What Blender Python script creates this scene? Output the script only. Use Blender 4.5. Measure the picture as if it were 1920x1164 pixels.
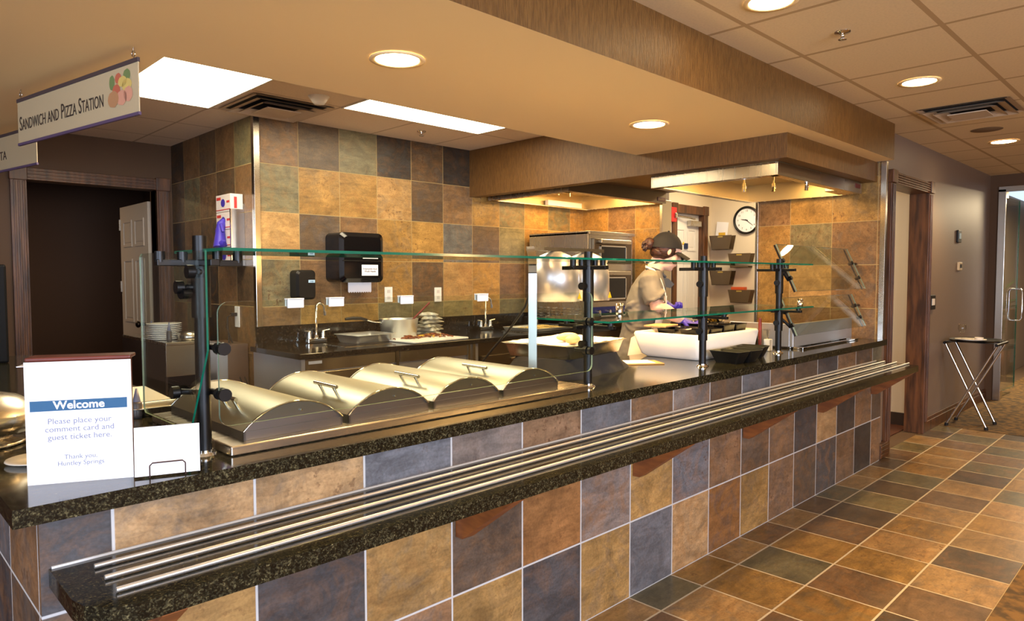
import bpy, bmesh, math, random
from mathutils import Vector, Matrix
for o in list(bpy.data.objects): bpy.data.objects.remove(o, do_unlink=True)
random.seed(7)
S = bpy.context.scene
COL = S.collection
PI = math.pi
R = math.radians

# ------------------------------------------------------------------ camera
cam_d = bpy.data.cameras.new('camera'); cam = bpy.data.objects.new('camera', cam_d); COL.objects.link(cam)
cam_d.sensor_width = 36.0; cam_d.lens = 36.0 * 1298.74 / 1920.0; cam_d.clip_start = 0.02; cam_d.clip_end = 60
yaw, pitch, roll = .7927, -.049, -.0017
Fw = Vector((math.cos(pitch)*math.cos(yaw), math.cos(pitch)*math.sin(yaw), math.sin(pitch)))
Rt = Fw.cross(Vector((0, 0, 1))).normalized(); Up = Rt.cross(Fw)
R2 = Rt*math.cos(roll) + Up*math.sin(roll); U2 = -Rt*math.sin(roll) + Up*math.cos(roll)
m = Matrix((R2, U2, -Fw)).transposed().to_4x4(); m.translation = Vector((-.4382, -1.7326, 1.3865))
cam.matrix_world = m
S.camera = cam

# ------------------------------------------------------------------ world, exposure
S.view_settings.view_transform = 'Standard'; S.view_settings.look = 'None'
S.view_settings.exposure = 1.15; S.view_settings.gamma = 1.0; S.view_settings.use_curve_mapping = False
W = bpy.data.worlds.new('world'); S.world = W; W.use_nodes = True
W.node_tree.nodes['Background'].inputs[0].default_value = (.62, .78, 1.0, 1)
W.node_tree.nodes['Background'].inputs[1].default_value = 0.6

def lin(c):
    out = []
    for x in c:
        x = x/255.0
        out.append(x/12.92 if x <= .04045 else ((x+.055)/1.055)**2.4)
    return tuple(out)

WARM = lin((255, 204, 130)); WARM2 = lin((255, 218, 158)); COOL = lin((214, 228, 255)); TROF = lin((255, 230, 186))
def light(name, kind, loc, energy, color, size=.2, sy=None, rot=(0, 0, 0), spot=None, blend=.6, label=None):
    d = bpy.data.lights.new(name, kind); o = bpy.data.objects.new(name, d); COL.objects.link(o)
    d.energy = energy; d.color = color; o.location = loc; o.rotation_euler = rot
    if kind == 'AREA':
        d.size = size
        if sy: d.shape = 'RECTANGLE'; d.size_y = sy
        else: d.shape = 'DISK'
    elif kind == 'SPOT':
        d.spot_size = spot; d.spot_blend = blend; d.shadow_soft_size = size
    else: d.shadow_soft_size = size
    return o
# daylight entering through the window wall behind the camera
light('daylight_window', 'AREA', (-1.2, -5.85, 1.45), 200, COOL, 4.4, 1.7, rot=(R(90), 0, 0))
light('daylight_side', 'AREA', (-4.35, -2.6, 1.5), 80, COOL, 3.0, 1.6, rot=(R(90), 0, R(-90)))
# second room beyond the glass door and the little hallway behind the kitchen
light('far_room_light', 'AREA', (10.2, -.8, 2.35), 60, TROF, .6, .6)
light('hallway_light', 'AREA', (5.85, 1.35, 2.46), 12, TROF, .5, .9)
light('back_room_fill', 'AREA', (.4, 6.0, 2.4), 6, WARM, .3, .3)  # added fill without a fixture, brightens the dark room

# ------------------------------------------------------------------ mesh helper
class MB:
    def __init__(s, off=(0, 0, 0)):
        s.v = []; s.f = []; s.mi = []; s.sm = []; s.o = Vector(off); s.uv = None
    def add(s, vs, fs, mi=0, sm=False, M=None):
        b = len(s.v)
        for p in vs:
            p = Vector(p)
            if M is not None: p = M @ p
            s.v.append(p - s.o)
        for f in fs:
            s.f.append([b+i for i in f]); s.mi.append(mi); s.sm.append(sm)
        return s
    def box(s, lo, hi, bev=0, mi=0, M=None, seg=2):
        lo = Vector(lo); hi = Vector(hi); c = (lo+hi)/2; d = hi-lo
        if bev <= 0:
            x0, y0, z0 = lo; x1, y1, z1 = hi
            return s.add([(x0,y0,z0),(x1,y0,z0),(x1,y1,z0),(x0,y1,z0),(x0,y0,z1),(x1,y0,z1),(x1,y1,z1),(x0,y1,z1)],
                  [(0,3,2,1),(4,5,6,7),(0,1,5,4),(1,2,6,5),(2,3,7,6),(3,0,4,7)], mi, False, M)
        bm = bmesh.new(); bmesh.ops.create_cube(bm, size=1)
        for v in bm.verts: v.co = Vector((v.co.x*d.x, v.co.y*d.y, v.co.z*d.z)) + c
        bmesh.ops.bevel(bm, geom=list(bm.edges), offset=min(bev, min(d)*.49), segments=seg, affect='EDGES', profile=.5)
        bm.verts.index_update()
        s.add([v.co.copy() for v in bm.verts], [[v.index for v in f.verts] for f in bm.faces], mi, False, M)
        bm.free(); return s
    def cyl(s, p0, p1, r0, r1=None, n=16, cap=True, mi=0, M=None):
        p0 = Vector(p0); p1 = Vector(p1); r1 = r0 if r1 is None else r1
        a = (p1-p0).normalized(); t = Vector((1, 0, 0)) if abs(a.x) < .9 else Vector((0, 1, 0))
        u = a.cross(t).normalized(); w = a.cross(u)
        A = [p0+(u*math.cos(k*2*PI/n)+w*math.sin(k*2*PI/n))*r0 for k in range(n)]
        B = [p1+(u*math.cos(k*2*PI/n)+w*math.sin(k*2*PI/n))*r1 for k in range(n)]
        s.add(A+B, [(k, (k+1) % n, n+(k+1) % n, n+k) for k in range(n)], mi, True, M)
        if cap: s.add(A, [list(range(n))[::-1]], mi, False, M); s.add(B, [list(range(n))], mi, False, M)
        return s
    def tube(s, pts, r, n=8, closed=False, mi=0, cap=True, M=None):
        pts = [Vector(p) for p in pts]; N = len(pts); rr = r if isinstance(r, (list, tuple)) else [r]*N
        vs = []; prev = None
        for i, p in enumerate(pts):
            if closed: a = (pts[(i+1) % N]-pts[i-1]).normalized()
            else: a = (pts[min(i+1, N-1)]-pts[max(i-1, 0)]).normalized()
            if prev is None:
                t = Vector((0, 0, 1)) if abs(a.z) < .9 else Vector((1, 0, 0)); u = a.cross(t).normalized()
            else:
                u = prev - a*prev.dot(a); u.normalize()
            prev = u; w = a.cross(u)
            vs += [p+(u*math.cos(k*2*PI/n)+w*math.sin(k*2*PI/n))*rr[i] for k in range(n)]
        fs = []
        for i in range(N if closed else N-1):
            j = (i+1) % N
            fs += [(i*n+k, i*n+(k+1) % n, j*n+(k+1) % n, j*n+k) for k in range(n)]
        s.add(vs, fs, mi, True, M)
        if cap and not closed:
            s.add(vs[:n], [list(range(n))[::-1]], mi, False, M); s.add(vs[-n:], [list(range(n))], mi, False, M)
        return s
    def lathe(s, prof, c=(0, 0, 0), n=24, mi=0, sm=True, M=None, sx=1, sy=1):
        c = Vector(c); vs = []; k = len(prof)
        for i in range(n):
            a = 2*PI*i/n
            vs += [c+Vector((r*math.cos(a)*sx, r*math.sin(a)*sy, z)) for r, z in prof]
        fs = []
        for i in range(n):
            j = (i+1) % n
            fs += [(i*k+q, j*k+q, j*k+q+1, i*k+q+1) for q in range(k-1)]
        return s.add(vs, fs, mi, sm, M)
    def prism(s, poly, ax, a0, a1, mi=0, M=None):
        def P(p, a):
            return {'X': (a, p[0], p[1]), 'Y': (p[0], a, p[1]), 'Z': (p[0], p[1], a)}[ax]
        n = len(poly); A = [P(p, a0) for p in poly]; B = [P(p, a1) for p in poly]
        s.add(A+B, [(k, (k+1) % n, n+(k+1) % n, n+k) for k in range(n)], mi, False, M)
        s.add(A, [list(range(n))[::-1]], mi, False, M); s.add(B, [list(range(n))], mi, False, M)
        return s
    def ball(s, c, r, n=16, mi=0, M=None):
        r = Vector((r, r, r)) if isinstance(r, (int, float)) else Vector(r); c = Vector(c); vs = [c+Vector((0, 0, -r.z))]
        h = n//2
        for i in range(1, h):
            t = -PI/2+PI*i/h
            vs += [c+Vector((r.x*math.cos(t)*math.cos(2*PI*k/n), r.y*math.cos(t)*math.sin(2*PI*k/n), r.z*math.sin(t))) for k in range(n)]
        vs.append(c+Vector((0, 0, r.z))); fs = [(0, 1+(k+1) % n, 1+k) for k in range(n)]
        for i in range(h-2):
            b = 1+i*n; fs += [(b+k, b+(k+1) % n, b+n+(k+1) % n, b+n+k) for k in range(n)]
        b = 1+(h-2)*n; fs += [(b+k, b+(k+1) % n, len(vs)-1) for k in range(n)]
        return s.add(vs, fs, mi, True, M)
    def loft(s, rings, mi=0, cap=True, M=None, sm=True):
        n = len(rings[0]); vs = [p for r in rings for p in r]; fs = []
        for i in range(len(rings)-1):
            fs += [(i*n+k, i*n+(k+1) % n, (i+1)*n+(k+1) % n, (i+1)*n+k) for k in range(n)]
        s.add(vs, fs, mi, sm, M)
        if cap: s.add(rings[0], [list(range(n))[::-1]], mi, False, M); s.add(rings[-1], [list(range(n))], mi, False, M)
        return s
    def build(s, name, mat, parent=None, loc=None, rot=None, fixn=True):
        me = bpy.data.meshes.new(name); me.from_pydata([tuple(v) for v in s.v], [], s.f)
        mats = mat if isinstance(mat, (list, tuple)) else [mat]
        for q in mats: me.materials.append(q)
        me.polygons.foreach_set('material_index', s.mi); me.polygons.foreach_set('use_smooth', s.sm)
        if fixn:
            bm = bmesh.new(); bm.from_mesh(me); bmesh.ops.recalc_face_normals(bm, faces=bm.faces); bm.to_mesh(me); bm.free()
        me.update()
        o = bpy.data.objects.new(name, me); COL.objects.link(o)
        if parent is not None: o.parent = parent
        if loc is not None: o.location = loc
        if rot is not None: o.rotation_euler = rot
        return o

def arc(c, r, a0, a1, n, plane='XZ'):
    out = []
    for i in range(n+1):
        a = R(a0+(a1-a0)*i/n); x = r*math.cos(a); y = r*math.sin(a)
        out.append(Vector(c)+{'XZ': Vector((x, 0, y)), 'XY': Vector((x, y, 0)), 'YZ': Vector((0, x, y))}[plane])
    return out
def thing(name, label, cat, loc=(0, 0, 0), rz=0, group=None):
    o = bpy.data.objects.new(name, None); COL.objects.link(o); o.empty_display_size = .05
    o.location = loc; o.rotation_euler = (0, 0, rz); o['label'] = label; o['category'] = cat
    if group: o['group'] = group
    return o
def tag(o, label, cat, group=None, kind=None):
    o['label'] = label; o['category'] = cat
    if group: o['group'] = group
    if kind: o['kind'] = kind
    return o
def struct(o, label, cat): return tag(o, label, cat, kind='structure')
def dup(root, loc, rz=0, label=None):
    r = root.copy(); COL.objects.link(r); r.location = loc; r.rotation_euler = (0, 0, rz)
    if label: r['label'] = label
    for ch in list(root.children):
        c = ch.copy(); COL.objects.link(c); c.parent = r
        for g in list(ch.children):
            d = g.copy(); COL.objects.link(d); d.parent = c
    return r
def text(body, size, mat, parent, loc, rot, name='lettering', align='CENTER', ext=.0004, xs=1.0, caps=False, bold=0.0, fit=None):
    cu = bpy.data.curves.new(name, 'FONT'); cu.body = body; cu.size = size; cu.align_x = align; cu.align_y = 'CENTER'
    cu.extrude = ext; cu.offset = bold; cu.resolution_u = 3
    cu.materials.append(mat)
    if caps:
        cu.small_caps_scale = .78
        for cf in cu.body_format: cf.use_small_caps = True
    o = bpy.data.objects.new(name, cu); COL.objects.link(o); o.parent = parent; o.location = loc; o.rotation_euler = rot
    dg = bpy.context.evaluated_depsgraph_get(); me = bpy.data.meshes.new_from_object(o.evaluated_get(dg))
    bpy.data.objects.remove(o, do_unlink=True)
    o = bpy.data.objects.new(name, me); COL.objects.link(o); o.parent = parent; o.location = loc; o.rotation_euler = rot
    if fit: xs = fit/max(1e-4, max(v.co.x for v in me.vertices)-min(v.co.x for v in me.vertices))
    o.scale = (xs, 1, 1)
    if not me.materials: me.materials.append(mat)
    return o

# ------------------------------------------------------------------ materials
def base(name):
    M = bpy.data.materials.new(name); M.use_nodes = True; nt = M.node_tree
    return M, nt, nt.nodes['Principled BSDF'], nt.nodes, nt.links
def mat(name, c, rough=.5, metal=0, spec=.5, c2=None, scale=8, stretch=(1, 1, 1), bump=0, bscale=None, detail=3, trans=0, coat=0, lo=.35, hi=.65, alpha=1, sheen=0, bdist=.01):
    M, nt, b, N, L = base(name)
    b.inputs['Base Color'].default_value = (*lin(c), 1); b.inputs['Roughness'].default_value = rough
    b.inputs['Metallic'].default_value = metal; b.inputs['Specular IOR Level'].default_value = spec
    b.inputs['Coat Weight'].default_value = coat; b.inputs['Transmission Weight'].default_value = trans
    b.inputs['Alpha'].default_value = alpha; b.inputs['Sheen Weight'].default_value = sheen
    if c2 is not None or bump:
        tc = N.new('ShaderNodeTexCoord'); mp = N.new('ShaderNodeMapping'); mp.inputs['Scale'].default_value = stretch
        L.new(tc.outputs['Object'], mp.inputs[0])
        nz = N.new('ShaderNodeTexNoise'); nz.inputs['Scale'].default_value = scale; nz.inputs['Detail'].default_value = detail
        L.new(mp.outputs[0], nz.inputs['Vector'])
        if c2 is not None:
            cr = N.new('ShaderNodeValToRGB'); e = cr.color_ramp.elements
            e[0].position = lo; e[0].color = (*lin(c), 1); e[1].position = hi; e[1].color = (*lin(c2), 1)
            L.new(nz.outputs['Fac'], cr.inputs[0]); L.new(cr.outputs[0], b.inputs['Base Color'])
        if bump:
            n2 = N.new('ShaderNodeTexNoise'); n2.inputs['Scale'].default_value = bscale or scale; n2.inputs['Detail'].default_value = detail
            L.new(mp.outputs[0], n2.inputs['Vector'])
            bp = N.new('ShaderNodeBump'); bp.inputs['Strength'].default_value = bump; bp.inputs['Distance'].default_value = bdist
            L.new(n2.outputs['Fac'], bp.inputs['Height']); L.new(bp.outputs[0], b.inputs['Normal'])
    return M
def emis(name, c, s):
    M, nt, b, N, L = base(name)
    b.inputs['Base Color'].default_value = (.9, .9, .9, 1); b.inputs['Emission Color'].default_value = (*lin(c), 1); b.inputs['Emission Strength'].default_value = s
    return M
def glass(name, tint=(.93, .97, .95), rough=0.0, boost=1.0):
    M = bpy.data.materials.new(name); M.use_nodes = True; nt = M.node_tree; N = nt.nodes; L = nt.links; N.clear()
    out = N.new('ShaderNodeOutputMaterial'); mx = N.new('ShaderNodeMixShader'); tr = N.new('ShaderNodeBsdfTransparent'); gl = N.new('ShaderNodeBsdfGlossy')
    tr.inputs[0].default_value = (*tint, 1); gl.inputs['Roughness'].default_value = rough
    # Schlick reflectance of a thin pane, equal from both sides
    lw = N.new('ShaderNodeLayerWeight'); lw.inputs[0].default_value = .5
    pw = N.new('ShaderNodeMath'); pw.operation = 'POWER'; pw.inputs[1].default_value = 5; L.new(lw.outputs['Facing'], pw.inputs[0])
    mul = N.new('ShaderNodeMath'); mul.operation = 'MULTIPLY_ADD'; mul.inputs[1].default_value = .9*boost; mul.inputs[2].default_value = .045*boost
    L.new(pw.outputs[0], mul.inputs[0])
    L.new(mul.outputs[0], mx.inputs[0]); L.new(tr.outputs[0], mx.inputs[1]); L.new(gl.outputs[0], mx.inputs[2]); L.new(mx.outputs[0], out.inputs[0])
    return M
def brushed(name, c, rough=.28, axis=(1, 1, 1), var=.03):
    M, nt, b, N, L = base(name)
    b.inputs['Metallic'].default_value = 1; b.inputs['Base Color'].default_value = (*lin(c), 1)
    tc = N.new('ShaderNodeTexCoord'); mp = N.new('ShaderNodeMapping'); mp.inputs['Scale'].default_value = axis
    nz = N.new('ShaderNodeTexNoise'); nz.inputs['Scale'].default_value = 5; nz.inputs['Detail'].default_value = 1
    L.new(tc.outputs['Object'], mp.inputs[0]); L.new(mp.outputs[0], nz.inputs['Vector'])
    mr = N.new('ShaderNodeMapRange'); mr.inputs['To Min'].default_value = rough-var; mr.inputs['To Max'].default_value = rough+var
    L.new(nz.outputs['Fac'], mr.inputs[0]); L.new(mr.outputs[0], b.inputs['Roughness'])
    return M
def granite(name):
    M, nt, b, N, L = base(name)
    tc = N.new('ShaderNodeTexCoord')
    vo = N.new('ShaderNodeTexVoronoi'); vo.inputs['Scale'].default_value = 300
    L.new(tc.outputs['Object'], vo.inputs['Vector'])
    nz = N.new('ShaderNodeTexNoise'); nz.inputs['Scale'].default_value = 100; nz.inputs['Detail'].default_value = 6; nz.inputs['Roughness'].default_value = .7
    L.new(tc.outputs['Object'], nz.inputs['Vector'])
    cr = N.new('ShaderNodeValToRGB'); e = cr.color_ramp.elements
    e[0].position = .34; e[0].color = (*lin((16, 17, 14)), 1); e[1].position = .70; e[1].color = (*lin((128, 122, 92)), 1)
    q = e.new(.50); q.color = (*lin((52, 50, 36)), 1); q = e.new(.60); q.color = (*lin((84, 78, 54)), 1)
    L.new(nz.outputs['Fac'], cr.inputs[0])
    sep = N.new('ShaderNodeSeparateColor'); L.new(vo.outputs['Color'], sep.inputs[0])
    c2 = N.new('ShaderNodeValToRGB'); f = c2.color_ramp.elements
    f[0].position = .55; f[0].color = (.22, .22, .22, 1); f[1].position = .8; f[1].color = (1, 1, 1, 1)
    L.new(sep.outputs[0], c2.inputs[0])
    mx = N.new('ShaderNodeMix'); mx.data_type = 'RGBA'; mx.blend_type = 'MULTIPLY'; mx.inputs[0].default_value = 1
    L.new(cr.outputs[0], mx.inputs[6]); L.new(c2.outputs[0], mx.inputs[7]); L.new(mx.outputs[2], b.inputs['Base Color'])
    b.inputs['Roughness'].default_value = .11; b.inputs['Specular IOR Level'].default_value = .5
    return M
def slate(name, rough=.42, grout=(176, 170, 160), gw=.012, spec=.4):
    """natural slate-look tile: attribute 'tile' = the tile's own colour, uv = position inside the tile (0..1)"""
    M, nt, b, N, L = base(name)
    at = N.new('ShaderNodeAttribute'); at.attribute_name = 'tile'; at.attribute_type = 'GEOMETRY'
    a2 = N.new('ShaderNodeAttribute'); a2.attribute_name = 'seed'; a2.attribute_type = 'GEOMETRY'
    tc = N.new('ShaderNodeTexCoord'); ad = N.new('ShaderNodeVectorMath'); ad.operation = 'ADD'
    L.new(tc.outputs['Object'], ad.inputs[0]); L.new(a2.outputs['Vector'], ad.inputs[1])
    n1 = N.new('ShaderNodeTexNoise'); n1.inputs['Scale'].default_value = 4.5; n1.inputs['Detail'].default_value = 7; n1.inputs['Roughness'].default_value = .74; n1.inputs['Distortion'].default_value = .9
    n2 = N.new('ShaderNodeTexNoise'); n2.inputs['Scale'].default_value = 34; n2.inputs['Detail'].default_value = 6; n2.inputs['Roughness'].default_value = .7
    n3 = N.new('ShaderNodeTexNoise'); n3.inputs['Scale'].default_value = 7; n3.inputs['Detail'].default_value = 9; n3.inputs['Roughness'].default_value = .68; n3.inputs['Distortion'].default_value = 1.6
    for n in (n1, n2, n3): L.new(ad.outputs[0], n.inputs['Vector'])
    def mix(kind, fac, A, B):
        x = N.new('ShaderNodeMix'); x.data_type = 'RGBA'; x.blend_type = kind
        if isinstance(fac, (int, float)): x.inputs[0].default_value = fac
        else: L.new(fac, x.inputs[0])
        if isinstance(A, tuple): x.inputs[6].default_value = A
        else: L.new(A, x.inputs[6])
        if isinstance(B, tuple): x.inputs[7].default_value = B
        else: L.new(B, x.inputs[7])
        return x.outputs[2]
    def ramp(src, a, b_, ca=(0, 0, 0, 1), cb=(1, 1, 1, 1)):
        c = N.new('ShaderNodeValToRGB'); c.color_ramp.elements[0].position = a; c.color_ramp.elements[1].position = b_
        c.color_ramp.elements[0].color = ca; c.color_ramp.elements[1].color = cb
        L.new(src, c.inputs[0]); return c.outputs[0]
    n4 = N.new('ShaderNodeTexNoise'); n4.inputs['Scale'].default_value = 5; n4.inputs['Detail'].default_value = 8; n4.inputs['Roughness'].default_value = .7; n4.inputs['Distortion'].default_value = .8
    mp4 = N.new('ShaderNodeMapping'); mp4.inputs['Scale'].default_value = (1.2, 5, 5); mp4.inputs['Rotation'].default_value = (.3, .7, .4); L.new(ad.outputs[0], mp4.inputs[0]); L.new(mp4.outputs[0], n4.inputs['Vector'])
    n5 = N.new('ShaderNodeTexNoise'); n5.inputs['Scale'].default_value = 120; n5.inputs['Detail'].default_value = 3; L.new(ad.outputs[0], n5.inputs['Vector'])
    sp = N.new('ShaderNodeSeparateXYZ'); L.new(a2.outputs['Vector'], sp.inputs[0])
    def amt(src, comp, k):
        q = N.new('ShaderNodeMath'); q.operation = 'MULTIPLY'; L.new(src, q.inputs[0]); w_ = N.new('ShaderNodeMath'); w_.operation = 'MULTIPLY'; L.new(sp.outputs[comp], w_.inputs[0]); w_.inputs[1].default_value = k/40.0
        L.new(w_.outputs[0], q.inputs[1]); return q.outputs[0]
    col = mix('MULTIPLY', 1.0, at.outputs['Color'], ramp(n1.outputs['Fac'], .3, .70, (.50, .49, .50, 1), (1.34, 1.32, 1.30, 1)))
    col = mix('MIX', amt(ramp(n3.outputs['Fac'], .46, .80), 0, .9), col, (*lin((150, 106, 62)), 1))
    col = mix('MIX', amt(ramp(n3.outputs['Fac'], .22, .52, (1, 1, 1, 1), (0, 0, 0, 1)), 1, .75), col, (*lin((86, 88, 92)), 1))
    col = mix('MULTIPLY', 1.0, col, ramp(n4.outputs['Fac'], .34, .60, (.70, .68, .66, 1), (1.08, 1.06, 1.04, 1)))
    pit = N.new('ShaderNodeMath'); pit.operation = 'MULTIPLY'; L.new(ramp(n2.outputs['Fac'], .56, .62), pit.inputs[0]); L.new(ramp(n1.outputs['Fac'], .44, .58), pit.inputs[1])
    col = mix('MIX', amt(pit.outputs[0], 2, .9), col, (*lin((84, 52, 32)), 1))
    col = mix('MULTIPLY', 1.0, col, ramp(n5.outputs['Fac'], .35, .6, (.86, .85, .84, 1), (1.04, 1.04, 1.04, 1)))
    uv = N.new('ShaderNodeUVMap'); sx = N.new('ShaderNodeSeparateXYZ'); L.new(uv.outputs[0], sx.inputs[0])
    def edge(o):
        s_ = N.new('ShaderNodeMath'); s_.operation = 'SUBTRACT'; L.new(o, s_.inputs[0]); s_.inputs[1].default_value = .5
        a_ = N.new('ShaderNodeMath'); a_.operation = 'ABSOLUTE'; L.new(s_.outputs[0], a_.inputs[0]); return a_.outputs[0]
    mxx = N.new('ShaderNodeMath'); mxx.operation = 'MAXIMUM'; L.new(edge(sx.outputs[0]), mxx.inputs[0]); L.new(edge(sx.outputs[1]), mxx.inputs[1])
    gr = ramp(mxx.outputs[0], .5-gw, .5-gw+.002)
    col = mix('MIX', gr, col, (*lin(grout), 1))
    L.new(col, b.inputs['Base Color'])
    rr = N.new('ShaderNodeMapRange'); rr.inputs['To Min'].default_value = rough; rr.inputs['To Max'].default_value = .8; L.new(gr, rr.inputs[0]); L.new(rr.outputs[0], b.inputs['Roughness'])
    b.inputs['Specular IOR Level'].default_value = spec
    hh = N.new('ShaderNodeMath'); hh.operation = 'SUBTRACT'; hs = N.new('ShaderNodeMath'); hs.operation = 'MULTIPLY'; hs.inputs[1].default_value = .5
    L.new(n1.outputs['Fac'], hs.inputs[0]); L.new(hs.outputs[0], hh.inputs[0]); L.new(gr, hh.inputs[1])
    bp = N.new('ShaderNodeBump'); bp.inputs['Strength'].default_value = .35; bp.inputs['Distance'].default_value = .006
    L.new(hh.outputs[0], bp.inputs['Height']); L.new(bp.outputs[0], b.inputs['Normal'])
    return M
def grid_ceiling(name, c, line, px, py, pitch=.61, w=.012):
    M, nt, b, N, L = base(name)
    tc = N.new('ShaderNodeTexCoord'); sx = N.new('ShaderNodeSeparateXYZ'); L.new(tc.outputs['Object'], sx.inputs[0])
    def ln(o, ph):
        a = N.new('ShaderNodeMath'); a.operation = 'ADD'; L.new(o, a.inputs[0]); a.inputs[1].default_value = -ph+pitch*40.5
        d = N.new('ShaderNodeMath'); d.operation = 'DIVIDE'; L.new(a.outputs[0], d.inputs[0]); d.inputs[1].default_value = pitch
        f = N.new('ShaderNodeMath'); f.operation = 'FRACT'; L.new(d.outputs[0], f.inputs[0])
        s_ = N.new('ShaderNodeMath'); s_.operation = 'SUBTRACT'; L.new(f.outputs[0], s_.inputs[0]); s_.inputs[1].default_value = .5
        q = N.new('ShaderNodeMath'); q.operation = 'ABSOLUTE'; L.new(s_.outputs[0], q.inputs[0])
        g = N.new('ShaderNodeMath'); g.operation = 'LESS_THAN'; L.new(q.outputs[0], g.inputs[0]); g.inputs[1].default_value = w/pitch
        return g.outputs[0]
    mx = N.new('ShaderNodeMath'); mx.operation = 'MAXIMUM'; L.new(ln(sx.outputs[0], px), mx.inputs[0]); L.new(ln(sx.outputs[1], py), mx.inputs[1])
    nz = N.new('ShaderNodeTexNoise'); nz.inputs['Scale'].default_value = 90; nz.inputs['Detail'].default_value = 5; L.new(tc.outputs['Object'], nz.inputs['Vector'])
    cr = N.new('ShaderNodeValToRGB'); cr.color_ramp.elements[0].position = .3; cr.color_ramp.elements[1].position = .6
    cr.color_ramp.elements[0].color = (*[x*.93 for x in lin(c)], 1); cr.color_ramp.elements[1].color = (*lin(c), 1); L.new(nz.outputs['Fac'], cr.inputs[0])
    m2 = N.new('ShaderNodeMix'); m2.data_type = 'RGBA'; L.new(mx.outputs[0], m2.inputs[0]); L.new(cr.outputs[0], m2.inputs[6]); m2.inputs[7].default_value = (*lin(line), 1)
    L.new(m2.outputs[2], b.inputs['Base Color']); b.inputs['Roughness'].default_value = .85
    bp = N.new('ShaderNodeBump'); bp.inputs['Strength'].default_value = .6; bp.inputs['Distance'].default_value = .006; L.new(mx.outputs[0], bp.inputs['Height']); bp.invert = True
    L.new(bp.outputs[0], b.inputs['Normal'])
    return M

GRAN = granite('dark granite')
GRANK = mat('black granite', (20, 20, 20), .1, c2=(48, 44, 38), scale=90, detail=5, lo=.45, hi=.75)
SLW = slate('slate wall tile', .45, grout=(190, 190, 190), gw=.012)
SLK = slate('slate kitchen wall tile', .4, grout=(168, 146, 98), gw=.008)
SLF = slate('slate floor tile', .33, grout=(190, 176, 150), gw=.014, spec=.45)
SOFFIT = mat('tan ceiling paint', (246, 216, 160), .7)
PAPER = mat('gold wallpaper', (114, 80, 38), .4, spec=.5, c2=(90, 60, 26), scale=26, stretch=(6, 6, .7), bump=.35, bscale=40, detail=5)
TANW = mat('tan wall paint', (124, 107, 94), .5, bump=.05, scale=60)
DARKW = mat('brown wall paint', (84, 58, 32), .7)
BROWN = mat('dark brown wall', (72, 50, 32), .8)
WHITEW = mat('cream wall paint', (226, 212, 188), .7)
CEILM = grid_ceiling('ceiling tile main', (228, 204, 160), (184, 154, 110), 2.48, -.24)
CEILK = grid_ceiling('ceiling tile kitchen', (240, 222, 198), (196, 174, 146), .76, 2.30, w=.008)
WOOD = mat('stained oak', (110, 70, 40), .4, c2=(64, 40, 24), scale=5, stretch=(6, 6, .8), bump=.15, detail=6, spec=.5)
WOODR = mat('red brown bracket wood', (140, 80, 32), .45, c2=(112, 60, 24), scale=10, stretch=(1, 1, 4))
STEEL = brushed('brushed steel', (196, 188, 172), .27, (.4, 6, .4))
STEELV = brushed('brushed steel upright', (190, 182, 168), .22, (6, 6, .3))
LIDST = brushed('satin lid steel', (168, 164, 150), .38, (5, .5, 5), .05)
ENDST = brushed('lid end steel', (140, 142, 144), .32, (.5, 5, 5), .05)
CHROME = mat('chrome', (220, 218, 214), .08, 1)
ALU = mat('spun aluminium', (206, 206, 204), .36, .85)
DSTEEL = brushed('dark hood steel', (120, 108, 92), .35, (.5, 5, 3))
BLACK = mat('black powder coat', (8, 8, 9), .38, spec=.35)
BLACKG = mat('black gloss plastic', (12, 12, 14), .12)
BLACKP = mat('black plastic', (16, 15, 14), .4, spec=.4)
RUBBER = mat('black rubber', (18, 18, 18), .7)
GLASS = glass('clear glass')
GLASSR = glass('thin clear plastic', (.95, .95, .93), .05)
GEDGE = mat('green glass edge', (10, 116, 92), .15, spec=.7); GEDGE.node_tree.nodes['Principled BSDF'].inputs['Transmission Weight'].default_value = .35
GEDGE2 = mat('pale glass edge', (132, 150, 128), .15, spec=.7)
WHITE = mat('white plastic', (232, 228, 220), .4)
WHITEP = mat('white paper', (246, 246, 250), .8)
CLOTHW = mat('white cloth', (238, 230, 220), .85, bump=.08, scale=30)
CLOTHB = mat('black cloth', (38, 36, 40), .95, bump=.2, scale=14)
BLUE = mat('nitrile blue', (66, 54, 168), .45, spec=.4)
REDP = mat('red plastic', (196, 40, 40), .4)
INK = mat('grey blue ink', (128, 132, 158), .8)
INKD = mat('dark ink', (58, 44, 34), .7)
BANNER = mat('blue banner ink', (40, 88, 126), .7)
MAHOG = mat('mahogany', (112, 52, 40), .3, c2=(90, 38, 30), scale=6, stretch=(1, 6, 1))
SKIN = mat('skin', (238, 200, 176), .5, c2=(230, 184, 160), scale=14); SKIN.node_tree.nodes['Principled BSDF'].inputs['Subsurface Weight'].default_value = .08
HAIR = mat('brown hair', (74, 40, 24), .5, c2=(40, 22, 14), scale=40, stretch=(1, 1, 3), bump=.5)
JACKET = mat('grey cotton', (124, 119, 110), .9, c2=(106, 101, 94), scale=9, bump=.5, bscale=8, detail=2, bdist=.05)
CAP = mat('black cap cotton', (22, 20, 19), .85, bump=.08, scale=80)
TROF_E = emis('troffer diffuser', (255, 236, 200), 7.5)
CAN_E = emis('downlight lens', (255, 226, 176), 22)

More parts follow.
